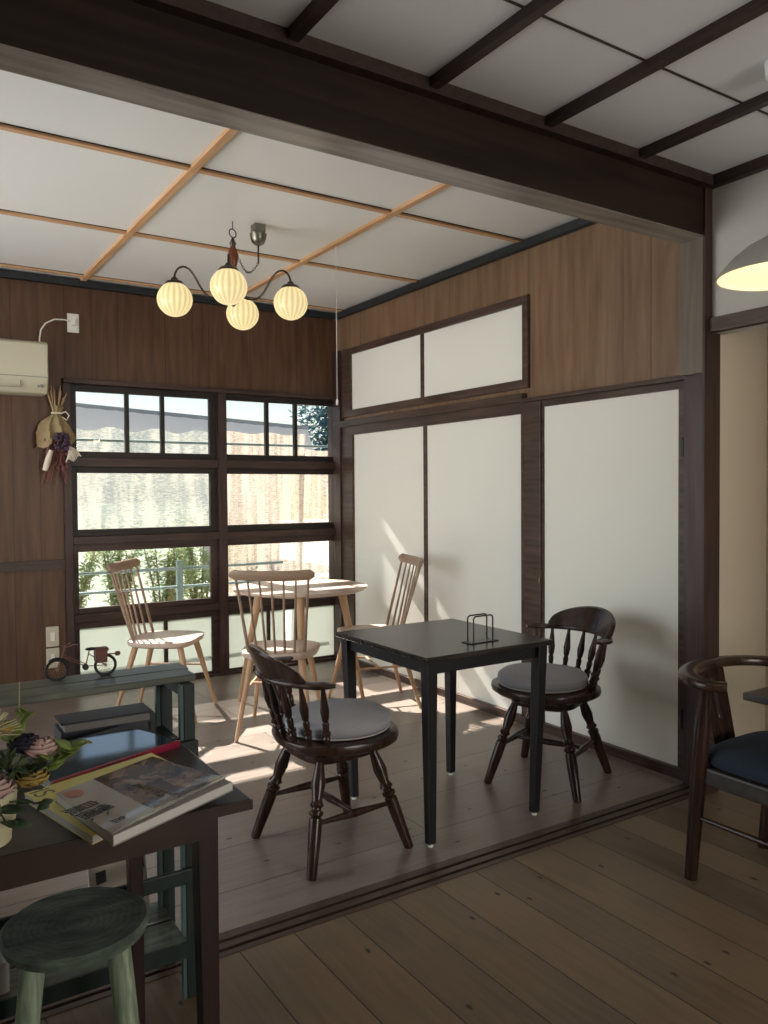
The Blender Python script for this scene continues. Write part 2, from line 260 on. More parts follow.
# ------------------------------------------------------------ mesh helpers
class MB:
    def __init__(s): s.bm = bmesh.new()
    def face(s, vs, idx): 
        for f in idx:
            try: s.bm.faces.new([vs[i] for i in f])
            except ValueError: pass
    def box(s, x0, x1, y0, y1, z0, z1, T=None):
        vs = [Vector((x, y, z)) for x in (x0, x1) for y in (y0, y1) for z in (z0, z1)]
        if T: vs = [T @ v for v in vs]
        vs = [s.bm.verts.new(v) for v in vs]
        s.face(vs, [(0, 1, 3, 2), (4, 6, 7, 5), (0, 4, 5, 1), (2, 3, 7, 6), (0, 2, 6, 4), (1, 5, 7, 3)]); return s
    def hexa(s, b4, t4):
        vs = [s.bm.verts.new(v) for v in list(b4)+list(t4)]
        s.face(vs, [(3, 2, 1, 0), (4, 5, 6, 7), (0, 1, 5, 4), (1, 2, 6, 5), (2, 3, 7, 6), (3, 0, 4, 7)]); return s
    def rings(s, rs, close=True, cap=True):
        R_ = [[s.bm.verts.new(v) for v in r] for r in rs]; n = len(R_[0])
        for a, b in zip(R_, R_[1:]):
            for i in range(n if close else n-1):
                s.face([a[i], a[(i+1) % n], b[(i+1) % n], b[i]], [(0, 1, 2, 3)])
        if cap and close:
            for r in (R_[0][::-1], R_[-1]):
                try: s.bm.faces.new(r)
                except ValueError: pass
        return s
    def lathe(s, p0, p1, prof, seg=16, cap=True):
        p0, p1 = Vector(p0), Vector(p1); d = p1-p0; z = d.normalized()
        x = z.orthogonal().normalized() if abs(z.z) < .97 else Vector((1, 0, 0)); x = (x - z*x.dot(z)).normalized(); y = z.cross(x)
        return s.rings([[p0 + d*t + (x*math.cos(a)+y*math.sin(a))*r for a in [2*math.pi*i/seg for i in range(seg)]] for t, r in prof], cap=cap)
    def tube(s, pts, r, seg=8, closed=False):
        pts = [Vector(p) for p in pts]; n = len(pts); rs = []; prev = None
        for i, p in enumerate(pts):
            a = pts[max(i-1, 0)]; b = pts[min(i+1, n-1)]
            if closed: a = pts[(i-1) % n]; b = pts[(i+1) % n]
            t = (b-a).normalized()
            if prev is None: x = t.orthogonal().normalized()
            else: x = (prev - t*prev.dot(t)).normalized()
            prev = x; y = t.cross(x); rr = r[i] if isinstance(r, (list, tuple)) else r
            rs.append([p + (x*math.cos(k)+y*math.sin(k))*rr for k in [2*math.pi*j/seg for j in range(seg)]])
        if closed: rs.append(rs[0]); s.rings(rs, cap=False); bmesh.ops.remove_doubles(s.bm, verts=s.bm.verts, dist=1e-6); return s
        return s.rings(rs)
    def sweep(s, pts, W, H, seg=12, pw=2.6):
        """rounded flat section, width W across (horizontal), height H vertical"""
        pts = [Vector(p) for p in pts]; n = len(pts); rs = []
        for i, p in enumerate(pts):
            t = (pts[min(i+1, n-1)]-pts[max(i-1, 0)]).normalized(); sd = t.cross(Vector((0, 0, 1))).normalized(); u = sd.cross(t)
            wv = W[i] if isinstance(W, list) else W; hv = H[i] if isinstance(H, list) else H
            ring = []
            for j in range(seg):
                a = 2*math.pi*j/seg; c, q = math.cos(a), math.sin(a)
                ring.append(p + sd*(math.copysign(abs(c)**(2/pw), c)*wv/2) + u*(math.copysign(abs(q)**(2/pw), q)*hv/2))
            rs.append(ring)
        return s.rings(rs)
    def prism(s, pts, z0, z1, T=None):
        a = [Vector((x, y, z0)) for x, y in pts]; b = [Vector((x, y, z1)) for x, y in pts]
        if T: a = [T @ v for v in a]; b = [T @ v for v in b]
        return s.rings([a, b])
    def blob(s, c, r, seg=12, rng=None, jit=0):
        c = Vector(c); rx, ry, rz = r if isinstance(r, tuple) else (r, r, r); n = max(4, seg//2); rs = []
        for i in range(1, n):
            th = math.pi*i/n
            rs.append([c + Vector((rx*math.sin(th)*math.cos(a), ry*math.sin(th)*math.sin(a), -rz*math.cos(th)))*(1+(rng.uniform(-jit, jit) if rng else 0)) for a in [2*math.pi*k/seg for k in range(seg)]])
        return s.rings(rs)
    def build(s, name, mat, parent=None, smooth=True, bevel=0, loc=None, seg=2):
        bmesh.ops.recalc_face_normals(s.bm, faces=s.bm.faces)
        me = bpy.data.meshes.new(name)
        if smooth:
            for f in s.bm.faces: f.smooth = True
            for e_ in s.bm.edges:
                if len(e_.link_faces) == 2 and e_.calc_face_angle(0) > R(38): e_.smooth = False
        s.bm.to_mesh(me); s.bm.free(); me.materials.append(mat if not isinstance(mat, str) else M[mat])
        o = bpy.data.objects.new(name, me); C.objects.link(o)
        if parent: o.parent = parent
        if loc: o.location = loc
        if bevel:
            bv = o.modifiers.new('bevel', 'BEVEL'); bv.width = bevel; bv.segments = seg; bv.limit_method = 'ANGLE'; bv.angle_limit = R(40)
        return o
def box(name, x0, x1, y0, y1, z0, z1, mat, parent=None, bevel=0): return MB().box(x0, x1, y0, y1, z0, z1).build(name, mat, parent, False, bevel)
def struct(o, label=None):
    o['kind'] = 'structure'
    if label: o['label'] = label
    return o
def thing(name, label, cat, loc=(0, 0, 0), rz=0, group=None):
    o = bpy.data.objects.new(name, None); C.objects.link(o); o.empty_display_size = .1
    o.location = loc; o.rotation_euler = (0, 0, rz); o['label'] = label; o['category'] = cat
    if group: o['group'] = group
    return o
def tag(o, label, cat, group=None, kind=None):
    o['label'] = label; o['category'] = cat
    if group: o['group'] = group
    if kind: o['kind'] = kind
    return o
def copy_tree(o, parent=None):
    c = o.copy(); C.objects.link(c); c.parent = parent
    for ch in list(o.children): copy_tree(ch, c)
    return c
def holed(mb, axis, a0, a1, b0, b1, t0, t1, holes):
    """wall slab with rectangular holes (a = horizontal, b = z), thickness t0..t1; holes do not overlap in a"""
    def bx(p0, p1, q0, q1):
        if p1-p0 < 1e-4 or q1-q0 < 1e-4: return
        if axis == 'X': mb.box(p0, p1, t0, t1, q0, q1)
        else: mb.box(t0, t1, p0, p1, q0, q1)
    cur = a0
    for h0, h1, z0, z1 in sorted(holes):
        bx(cur, h0, b0, b1); bx(h0, h1, b0, z0); bx(h0, h1, z1, b1); cur = h1
    bx(cur, a1, b0, b1)

# ------------------------------------------------------------ the setting
LX = -1.2
struct(box('floor', LX-.1, 3.3, 2.29, 5.62, -.06, 0, 'floor_bay'), 'worn brown plank floor of the window bay')
struct(box('floor', -2.2, 4.4, -3.0, 2.17, -.06, 0, 'floor_front'), 'brown knotty plank floor of the front room')
# sliding-door track: dark sill with two grooves
mb = MB(); mb.box(LX, 3.3, 2.17, 2.29, -.06, -.008)
for y0, y1 in ((2.17, 2.192), (2.208, 2.238), (2.254, 2.29)): mb.box(LX, 3.12, y0, y1, -.008, .003)
struct(mb.build('trim_1', 'track', None, False), 'grooved dark sliding-door track across the floor')
struct(box('floor', 3.3, 4.4, 2.17, 2.75, -.06, 0, 'floor_front'), 'floor behind the right-hand opening')
# walls
mb = MB(); holed(mb, 'X', LX-.1, 3.3, 0, 3.0, 5.57, 5.69, [(1.112, 3.17, 0, 2.10)])
struct(mb.build('wall_back', 'ply_back', None, False), 'brown plywood wall with the big window')
struct(box('trim_2', LX, 1.112, 5.55, 5.575, .853, .915, 'darkx'), 'dark rail across the back wall')
struct(box('wall_right', 3.17, 3.3, 2.17, 5.69, 0, 3.0, 'ply_right'), 'tan plywood wall with white sliding doors')
mb = MB(); holed(mb, 'Y', 2.29, 5.69, 0, 3.0, LX-.1, LX, [(2.6, 5.3, .3, 2.5)])
struct(mb.build('wall_left', 'plaster', None, False), 'left wall of the bay')
struct(box('ceiling', LX-.1, 3.3, 2.29, 5.69, 2.775, 2.83, 'ceil_bay'), 'white panelled ceiling of the bay')
struct(box('ceiling', -2.2, 4.4, -3.0, 2.29, 2.70, 2.76, 'ceil_front'), 'grey panelled ceiling of the front room')
struct(box('wall_left', -2.2, LX-.1, 2.17, 2.29, 0, 2.76, 'plaster'))
struct(box('wall_left', -2.3, -2.2, -3.0, 2.29, 0, 2.76, 'plaster'))
mb = MB(); holed(mb, 'X', -2.3, 4.4, 0, 2.76, -3.1, -3.0, [(1.3, 3.05, .5, 2.3)])
struct(mb.build('wall_front', 'plaster', None, False))
mb = MB(); holed(mb, 'Y', -3.0, 2.157, 0, 2.76, 3.11, 3.2, [(.3, 2.157, 0, 2.035)])
struct(mb.build('wall_right', 'plaster', None, False), 'grey plaster wall above the right-hand opening')
struct(box('trim_3', 3.085, 3.13, -3.0, 2.157, 2.035, 2.095, 'darky'), 'dark lintel over the right-hand opening')
struct(box('wall_back', 3.168, 3.54, 2.157, 2.169, 0, 2.5, 'beige'), 'beige wall seen through the right-hand opening')
struct(box('wall_right', 3.54, 3.6, -3.0, 2.169, 0, 2.5, 'beige'), 'side wall of the space beyond the opening')
struct(box('ceiling', 3.2, 3.6, -3.0, 2.169, 2.35, 2.45, 'ceil_front'))
# beam between the rooms
bm_ = struct(box('trim_4', -2.2, 3.11, 2.16, 2.287, 2.452, 2.83, 'beamface'), 'dark deep beam between the two ceilings')
struct(box('trim_5', -2.2, 3.11, 2.161, 2.286, 2.448, 2.4525, 'beamunder'), 'grey underside of the beam, lightened for window sheen')
struct(box('trim_6', -2.2, 3.11, 2.118, 2.161, 2.655, 2.701, 'rib'), 'dark moulding where the front ceiling meets the beam')
struct(box('trim_7', 3.07, 3.11, -3.0, 2.118, 2.655, 2.701, 'rib'), 'dark moulding on the right plaster wall')
for i, x in enumerate((-2.03, -1.515, -1.0, -.485, .03, .545, 1.05, 1.562, 2.076, 2.588)):
    struct(box('trim_8', x, x+.036, -3.0, 2.12, 2.668, 2.701, 'rib'), 'dark rib under the front ceiling')
for y in (1.675, .76, -.15): struct(box('trim_9', -2.2, 3.1, y-.004, y+.004, 2.697, 2.7015, 'rib'), 'thin dark joint in the front ceiling')
for x in (.18, 1.222, 2.27):
    struct(box('trim_10', x-.018, x+.018, 2.288, 5.57, 2.758, 2.776, 'orange'), 'pale orange batten running toward the window')
for y in (3.40, 4.42, 5.44):
    struct(box('trim_11', LX, 3.17, y-.016, y+.016, 2.761, 2.776, 'orangex'), 'pale orange batten across the bay ceiling')
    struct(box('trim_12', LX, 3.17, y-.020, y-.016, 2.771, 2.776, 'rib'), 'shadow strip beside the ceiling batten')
struct(box('trim_13', LX, 3.17, 5.53, 5.575, 2.72, 2.765, 'cornice'), 'black cornice on the window wall')
struct(box('trim_14', 3.13, 3.175, 2.287, 5.53, 2.72, 2.765, 'cornice'), 'black cornice on the right wall')
# posts at the room opening
struct(box('trim_15', 3.108, 3.17, 2.16, 2.29, 0, 1.862, 'purple'), 'purple-brown post at the end of the track')
struct(box('trim_16', 3.075, 3.17, 2.16, 2.29, 1.862, 2.45, 'greybrown'), 'grey-brown boxed pilaster under the beam')
struct(box('trim_17', 3.058, 3.17, 2.150, 2.161, 0, 2.655, 'dark'), 'near-black post face beside the opening')
# right wall: transom, rails, sliding doors, hinged door
def frame_y(name, y0, y1, z0, z1, wy, wz, x0, x1, mat):
    mb = MB(); mb.box(x0, x1, y0, y0+wy, z0, z1).box(x0, x1, y1-wy, y1, z0, z1).box(x0, x1, y0+wy, y1-wy, z0, z0+wz).box(x0, x1, y0+wy, y1-wy, z1-wz, z1)
    return mb.build(name, mat, None, False, .002)
tr_ = struct(frame_y('window_5', 3.352, 5.46, 1.935, 2.462, .045, .05, 3.148, 3.18, 'darky'), 'dark frame of the two high white panels')
box('mullion', 3.155, 3.18, 4.367, 4.401, 1.985, 2.412, 'darky', tr_)
for y0, y1 in ((3.407, 4.367), (4.401, 5.32)): box('paper_panel', 3.163, 3.172, y0, y1, 1.985, 2.412, 'paper', tr_)
box('inner_strip', 3.14, 3.18, 5.32, 5.42, 1.985, 2.412, 'darky', tr_)
struct(box('trim_18', 3.128, 3.18, 3.378, 5.57, 1.858, 1.905, 'darky', bevel=.003), 'projecting dark rail above the sliding doors')
struct(box('trim_19', 3.150, 3.18, 3.38, 5.46, 1.79, 1.862, 'darky'), 'brown board under the projecting rail')
struct(box('trim_20', 3.13, 3.18, 5.46, 5.57, 0, 2.46, 'dark'), 'dark corner post by the window')
for k, (y0, y1) in enumerate(((3.40, 4.36), (4.36, 5.33))):
    d = struct(frame_y('door_%d' % (k+2), y0, y1, .05, 1.795, .0, .0, 3.15, 3.152, 'darky') if 0 else box('door_%d' % (k+2), 3.166, 3.171, y0, y1, .05, 1.795, 'paper'), 'off-white sliding door panel')
    box('stile', 3.160, 3.17, y0-.004 if k == 0 else y0-.006, y0+.02, .05, 1.795, 'darky', d)
    box('stile', 3.160, 3.17, y1-.02, y1-.006, .05, 1.795, 'darky', d)
struct(box('trim_21', 3.145, 3.18, 5.30, 5.46, .0, 1.795, 'darky'), 'dark board beside the corner post')
struct(box('trim_22', 3.145, 3.18, 3.25, 3.38, 0, 1.873, 'darky', bevel=.003), 'brown post between sliding and hinged doors')
struct(box('baseboard_right', 3.14, 3.18, 2.29, 5.46, 0, .05, 'darky', bevel=.002), 'brown sill along the foot of the right wall')
d1 = struct(box('door_1', 3.166, 3.171, 2.335, 3.28, .036, 1.845, 'paper'), 'white hinged door by the track')
box('stile', 3.158, 3.172, 3.235, 3.284, .02, 1.85, 'darky', d1); box('stile', 3.158, 3.172, 2.325, 2.356, .02, 1.85, 'darky', d1)
box('top_rail', 3.158, 3.172, 2.356, 3.235, 1.815, 1.85, 'darky', d1); box('bottom_rail', 3.158, 3.172, 2.356, 3.235, .02, .04, 'darky', d1)
for z in (.24, 1.5): box('hinge', 3.146, 3.159, 2.322, 2.334, z, z+.09, 'black', d1)
mb = MB(); mb.box(3.148, 3.16, 3.242, 3.254, .82, .90).tube([(3.15, 3.248, .87), (3.135, 3.248, .86), (3.135, 3.248, .835), (3.15, 3.248, .83)], .004)
mb.build('latch', 'brass', d1)
struct(box('trim_23', 3.118, 3.18, 2.29, 3.402, 1.85, 1.872, 'darky', bevel=.002), 'thin dark head rail above the hinged door')

# ------------------------------------------------------------ the big window
Y0 = 5.57
struct(box('trim_24', 2.156, 2.221, 5.545, 5.68, 0, 2.10, 'dark', bevel=.003), 'brown centre post of the window wall')
struct(box('trim_25', 1.085, 3.17, 5.53, 5.68, 2.08, 2.112, 'darkx', bevel=.003), 'brown head board over the windows')
struct(box('trim_26', 1.085, 1.135, 5.545, 5.68, 0, 2.08, 'dark', bevel=.003), 'brown left jamb of the windows')
struct(box('trim_27', 3.143, 3.17, 5.545, 5.68, 0, 2.08, 'dark'), 'brown right jamb of the windows')
rows = [(1.634, 2.035), (1.108, 1.489), (.576, .957), (.035, .439)]
for wi, (xa, xb, ga, gb, mul1, mul4) in enumerate(((1.135, 2.156, 1.176, 2.104, (1.512, 1.760), (1.763,)), (2.221, 3.143, 2.238, 3.138, (2.565, 2.808), (2.561, 2.81)))):
    mb = MB()
    for zc0, zc1 in ((1.53, 1.59), (1.01, 1.062), (.488, .540), (-.0, .02)): mb.box(xa, xb, 5.548, 5.68, zc0, zc1)
    wroot = struct(mb.build('window_%d' % (wi+1), 'darkx', None, False, .003), 'four-tier dark wooden window, %s half' % ('left', 'right')[wi])
    tops = [2.08, 1.53, 1.01, .488]; bots = [1.59, 1.062, .540, .02]
    for ri, (g0, g1) in enumerate(rows):
        mb = MB(); y0, y1 = 5.585, 5.62; mat = 'sash'
        mb.box(xa, ga, y0, y1, bots[ri], tops[ri]).box(gb, xb, y0, y1, bots[ri], tops[ri]).box(ga, gb, y0, y1, bots[ri], g0).box(ga, gb, y0, y1, g1, tops[ri])
        for mx in (mul1 if ri == 0 else mul4 if ri == 3 else ()): mb.box(mx-.014, mx+.014, y0, y1, g0, g1)
        s_ = mb.build('sash', mat if ri < 2 else 'darkx', wroot, False, .002)
        box('pane', ga-.004, gb+.004, 5.600, 5.604, g0-.004, g1+.004, 'frost' if ri == 3 else 'glass', s_)
# side windows that light the rooms
for nm, axis, x, a0, a1, z0, z1, nn in (('window_3', 'Y', LX-.05, 2.6, 5.3, .3, 2.5, 4),):
    mb = MB(); wd = .04
    mb.box(x-.03, x+.03, a0, a1, z0, z0+wd).box(x-.03, x+.03, a0, a1, z1-wd, z1)
    for k in range(nn+1):
        yy = a0+(a1-a0)*k/nn; yy = min(max(yy, a0+wd/2), a1-wd/2); mb.box(x-.03, x+.03, yy-wd/2, yy+wd/2, z0+wd, z1-wd)
    f_ = struct(mb.build(nm, 'dark', None, False)); box('pane', x-.003, x+.003, a0+wd, a1-wd, z0+wd, z1-wd, 'glass', f_)

mb = MB(); mb.box(1.3, 3.05, -3.08, -3.02, .5, .54).box(1.3, 3.05, -3.08, -3.02, 2.26, 2.3)
for xx in (1.32, 2.175, 3.03): mb.box(xx-.02, xx+.02, -3.08, -3.02, .54, 2.26)
f_ = struct(mb.build('window_4', 'dark', None, False)); box('pane', 1.34, 3.01, -3.053, -3.047, .54, 2.26, 'glass', f_)

# ------------------------------------------------------------ large furniture
# --- dark square table
t = thing('square_table', 'small square black-stained table between the two dark swivel chairs', 'table', (2.035, 2.70, 0))
MB().box(-.325, .325, -.34, .34, .713, .735).build('tabletop', 'blacktop', t, False, .006, seg=3)
MB().box(-.285, .285, -.30, -.28, .66, .713).box(-.285, .285, .28, .30, .66, .713).box(-.285, -.265, -.28, .28, .66, .713).box(.265, .285, -.28, .28, .66, .713).build('apron', 'blackleg', t, False)
for sx in (-1, 1):
    for sy in (-1, 1):
        cx, cy = sx*.283, sy*.30; tt = .024; bb = .016; fx, fy = sx*.268, sy*.283
        MB().hexa([(fx+a*bb, fy+b_*bb, .012) for a, b_ in ((-1, -1), (1, -1), (1, 1), (-1, 1))], [(cx+a*tt, cy+b_*tt, .713) for a, b_ in ((-1, -1), (1, -1), (1, 1), (-1, 1))]).build('leg', 'blackleg', t, False, .003)
        MB().lathe((fx, fy, 0), (fx, fy, .013), [(0, .011), (1, .009)], 10).build('foot_glide', 'plastw', t)

# --- captain's swivel chairs (front +X)
LEGP = [(0, .016), (.02, .018), (.35, .0235), (.50, .024), (.515, .018), (.53, .025), (.56, .026), (.575, .017), (.59, .017), (.61, .026), (.64, .020), (.66, .018), (.78, .026), (.90, .020), (.97, .015), (1, .015)]
SPP = [(0, .009), (.06, .010), (.14, .014), (.17, .010), (.19, .016), (.23, .016), (.25, .010), (.30, .012), (.38, .013), (.42, .009), (.45, .013), (.60, .017), (.78, .012), (.92, .008), (1, .008)]
def captain(label, loc, base_rz, seat_rz):
    t = thing('swivel_chair', label, 'chair', loc, base_rz, 'dark turned swivel chairs at the square table')
    hub = Vector((0, 0, .385))
    for sx in (-1, 1):
        for sy in (-1, 1): MB().lathe((sx*.215, sy*.215, .0), (sx*.115, sy*.115, .375), LEGP, 18).build('leg', 'chairdark', t)
    def at(sx, sy, z): k = z/.375; return Vector((sx*(.215-.10*k), sy*(.215-.10*k), z))
    bulge = [(0, .007), (.2, .010), (.5, .0155), (.8, .010), (1, .007)]
    for sy in (-1, 1): MB().lathe(at(-1, sy, .17), at(1, sy, .17), bulge, 12).build('stretcher', 'chairdark', t)
    MB().lathe((0, -.17, .17), (0, .17, .17), bulge, 12).build('cross_stretcher', 'chairdark', t)
    q = []
    for k in range(40):
        a = 2*math.pi*k/40; c, s_ = math.cos(a), math.sin(a); q.append((math.copysign(abs(c)**.55, c)*.155, math.copysign(abs(s_)**.55, s_)*.155))
    MB().rings([[Vector((x*f, y*f, z)) for x, y in q] for f, z in ((.80, .350), (.97, .362), (1, .375), (1, .392), (.7, .397))]).build('swivel_base', 'chairdark', t)
    pass
    # seat board: rounded, slightly squarer towards the front
    ang = seat_rz-base_rz; T = Matrix.Rotation(ang, 4, 'Z')
    def P(x, y, z): return T @ Vector((x, y, z))
    def outline(f, z):
        o_ = []
        for k in range(48):
            a = 2*math.pi*k/48; c, s_ = math.cos(a), math.sin(a)
            o_.append(P(.02+math.copysign(abs(c)**.85, c)*.235*f, math.copysign(abs(s_)**.85, s_)*.250*f, z))
        return o_
    st = MB().rings([outline(.62, .398), outline(.90, .404), outline(.985, .418), outline(1, .432), outline(.985, .445), outline(.93, .449), outline(.5, .443)]).build('seat', 'chairdark', t)
    # arm hoop
    pts, W, H = [], [], []
    for k in range(33):
        a = R(112 + 136*k/32); rx, ry = .258, .272; e_ = min(k, 32-k)
        x = rx*math.cos(a)+.0; y = ry*math.sin(a)
        pts.append(P(x, y, .672 + .0*math.cos(a))); W.append([.056, .068, .072, .062, .052, .046][min(e_, 5)]); H.append(.024 if e_ else .018)
    # straight arm ends
    first = [P(-.072, .262, .672)]; lastp = [P(-.072, -.262, .672)]
    pts = first+pts+lastp; W = [.034]+W+[.034]; H = [.014]+H+[.014]
    MB().sweep(pts, W, H, 14).build('arm_rail', 'chairdark', t)
    # crest: raised curved back piece
    rs = []; N = 28
    for k in range(N+1):
        a = R(180-50 + 100*k/N); u = k/N; hh = .012 + .092*(math.sin(math.pi*u))**.55 if 0 < u < 1 else .012
        ring = []
        for (dz, dr) in ((0, .016), (hh*.5, .020+.0), (hh*.9, .022), (hh, .014), (hh*.95, .003), (hh*.5, -.006), (0, -.014)):
            lean = dz*.30; ring.append(P((.258+dr+lean)*math.cos(a), (.272+dr+lean)*math.sin(a), .680+dz))
        rs.append(ring)
    MB().rings(rs).build('crest', 'chairdark', t)
    for k in range(8):
        a = R(180 + (-64 + 128*k/7)); c, s_ = math.cos(a), math.sin(a)
        MB().lathe(P(.205*c+.01, .215*s_, .440), P(.256*c, .268*s_, .668), SPP, 12).build('spindle', 'chairdark', t)
    return t
def cushion(label, x, y, rz, tilt=(0, 0)):
    t = thing('seat_cushion', label, 'cushion', (x, y, .4495), rz, 'round grey seat cushions')
    t.rotation_euler = (tilt[0], tilt[1], rz)
    rs = []
    for r, z in ((.150, .0), (.188, .002), (.203, .014), (.208, .030), (.205, .044), (.190, .056), (.160, .063), (.10, .067), (.04, .069)):
        rs.append([Vector((r*math.cos(a), r*math.sin(a)*1.0, z + .0015*math.sin(3*a)*(r > .15))) for a in [2*math.pi*k/48 for k in range(48)]])
    MB().rings(rs).build('pad', 'cushion', t)
    MB().tube([(.2*math.cos(2*math.pi*k/48), .2*math.sin(2*math.pi*k/48), .006) for k in range(48)], .0035, 6, True).build('hem', 'cushlight', t)
captain('dark wooden swivel chair nearest the camera, left of the square black table', (1.47, 2.66, 0), R(3), R(-9))
captain('dark wooden swivel chair standing between the square black table and white door', (2.656, 2.69, 0), R(24), R(174))
cushion('round grey cushion on the dark chair left of the square table', 1.50, 2.655, 0)
cushion('round grey cushion on the dark chair by the white door', 2.625, 2.70, 1)

# --- pale spindle chairs (front +X)
def spindle_chair(label, loc, rz):
    t = thing('spindle_chair', label, 'chair', loc, rz, 'pale beech spindle-back chairs round the round table')
    out = []
    for k in range(48):   # rounded back, straighter front
        a = 2*math.pi*k/48; c, s_ = math.cos(a), math.sin(a); e_ = .45 if c > 0 else .8
        out.append((math.copysign(abs(c)**e_, c)*.205, math.copysign(abs(s_)**.5, s_)*(.215+.004*c)))
    MB().rings([[Vector((x*f, y*f, z)) for x, y in out] for f, z in ((.90, .430), (.975, .438), (1, .452), (.99, .466), (.93, .471), (.6, .466), (.3, .464))]).build('seat', 'beechtop', t)
    lp = [(0, .0105), (.5, .0145), (.85, .0185), (1, .0185)]
    ft = {}
    for sx in (-1, 1):
        for sy in (-1, 1):
            f_ = Vector((sx*.245+(-.01 if sx < 0 else 0), sy*.205, 0)); h_ = Vector((sx*.135, sy*.14, .438)); ft[sx, sy] = (f_, h_)
            MB().lathe(f_, h_, lp, 12).build('leg', 'beech', t)
    def on(sx, sy, k): a, b = ft[sx, sy]; return a.lerp(b, k)
    for sy in (-1, 1): MB().tube([on(-1, sy, .60), on(1, sy, .60)], .007, 8).build('stretcher', 'beech', t)
    MB().tube([on(-1, -1, .60).lerp(on(1, -1, .60), .5), on(-1, 1, .60).lerp(on(1, 1, .60), .5)], .007, 8).build('stretcher', 'beech', t)
    rp = lambda u: Vector((-.288+.030*u*u, .228*u, .903+.006*u*u))
    rs = []
    n = 21
    for k in range(n):
        u = -1+2*k/(n-1); p = rp(u); hh = .029*(1 if abs(u) < .9 else math.sqrt(max(.22, 1-((abs(u)-.9)/.1)**2))); th = .0125
        tg = Vector((.07*u, .228, 0)).normalized(); sd = Vector((tg.y, -tg.x, 0)); upv = Vector((-.22, 0, 1)).normalized()
        rs.append([p + sd*(th*math.copysign(abs(math.cos(a))**.8, math.cos(a))) + upv*(hh*math.copysign(abs(math.sin(a))**.7, math.sin(a))) for a in [2*math.pi*j/12 for j in range(12)]])
    MB().rings(rs).build('back_rail', 'railbeech', t)
    for k in range(7):
        u = -1+2*k/6; p = rp(u*.86) - Vector((-.004, 0, .02)); q = Vector((-.185+.045*u*u, .155*u, .46))
        r_ = .0085 if k in (0, 6) else .0065
        MB().lathe(q, p, [(0, r_*1.15), (.5, r_), (1, r_*.85)], 10).build('spindle', 'railbeech', t)
    return t
spindle_chair('pale spindle-back chair alone at left in front of the window', (1.52, 4.82, 0), R(-37.7))
spindle_chair('pale spindle-back chair with its back to us, in front of the round table', (1.957, 4.11, 0), R(55))
spindle_chair('pale spindle-back chair between the round table and the sliding doors', (2.675, 4.275, 0), R(163))

# --- round table
t = thing('round_table', 'round pale wooden table with four splayed legs by the window', 'table', (2.345, 4.62, 0))
MB().lathe((0, 0, .712), (0, 0, .738), [(0, .395), (.45, .430), (1, .435)], 64).build('tabletop', 'beechtop', t)
MB().lathe((0, 0, .69), (0, 0, .712), [(0, .25), (1, .26)], 40).build('under_frame', 'beech', t)
for k in range(4):
    a = R(63 + 90*k + 180); MB().lathe((.40*math.cos(a), .40*math.sin(a), 0), (.265*math.cos(a), .265*math.sin(a), .712), [(0, .013), (.6, .021), (1, .027)], 14).build('leg', 'beech', t)

# --- right-hand armchair (front -Y)
t = thing('armchair', 'dark wooden hoop-back armchair with navy seat at the right edge', 'chair', (2.59, 1.50, 0))
for sx in (-1, 1):
    MB().lathe((sx*.218, .215, 0), (sx*.232, .150, .690), [(0, .021), (.5, .027), (.8, .025), (1, .019)], 16).build('leg', 'chairdark', t)
    MB().lathe((sx*.225, -.24, 0), (sx*.225, -.20, .40), [(0, .021), (.9, .027), (1, .027)], 16).build('leg', 'chairdark', t)
    MB().lathe((sx*.222, .20, .225), (sx*.225, -.22, .225), [(0, .008), (.5, .010), (1, .008)], 10).build('stretcher', 'chairdark', t)
pts, W = [], []
for k in range(37):
    a = R(-25 + 230*k/36); pts.append((.262*math.cos(a), +.135+.165*math.sin(a), .698+.010*max(0, math.sin(a)))); e_ = min(k, 36-k)
    W.append([.040, .060, .068, .068][min(e_, 3)])
MB().sweep(pts, W, .036, 14).build('arm_hoop', 'chairdark', t)
mb = MB()   # splat with a slot: left, right, top, bottom pieces
def spl(x0, x1, k0, k1):
    f = lambda k: (.222+.070*k, .405+.290*k)
    (y0, z0), (y1, z1) = f(k0), f(k1); g = lambda x, k: x*(1+.25*k)
    mb.hexa([(g(x0, k0), y0, z0), (g(x1, k0), y0, z0), (g(x1, k0), y0+.014, z0), (g(x0, k0), y0+.014, z0)], [(g(x0, k1), y1, z1), (g(x1, k1), y1, z1), (g(x1, k1), y1+.014, z1), (g(x0, k1), y1+.014, z1)])
spl(-.06, -.012, 0, 1); spl(.012, .06, 0, 1); spl(-.012, .012, 0, .38); spl(-.012, .012, .88, 1)
mb.build('splat', 'chairdark', t, False)
MB().prism([(-.235, -.26), (.235, -.26), (.225, .215), (-.225, .215)], .345, .405).build('seat_frame', wood('smoky_seat_frame', (.03, .024, .02), (.055, .046, .04), .4), t, False, .008)
out = [(math.copysign(abs(math.cos(a))**.5, math.cos(a))*.225, math.copysign(abs(math.sin(a))**.5, math.sin(a))*.228-.02) for a in [2*math.pi*k/48 for k in range(48)]]
MB().rings([[Vector((x*f, y*f, z)) for x, y in out] for f, z in ((.93, .404), (1, .415), (1.01, .432), (.97, .452), (.86, .468), (.6, .478), (.25, .481))]).build('seat_pad', 'navy', t)

# --- right-hand table corner
t = thing('dining_table', 'dark wooden table cut off by the right edge beside the armchair', 'table', (2.74, 1.10, 0))
MB().box(-.405, .405, -.40, .40, .675, .70).build('tabletop', 'blacktop', t, False, .004)
MB().lathe((0, 0, .02), (0, 0, .675), [(0, .035), (.5, .03), (1, .035)], 20).build('pedestal', 'black', t)
MB().lathe((0, 0, 0), (0, 0, .02), [(0, .21), (1, .19)], 40).build('base_plate', 'black', t)

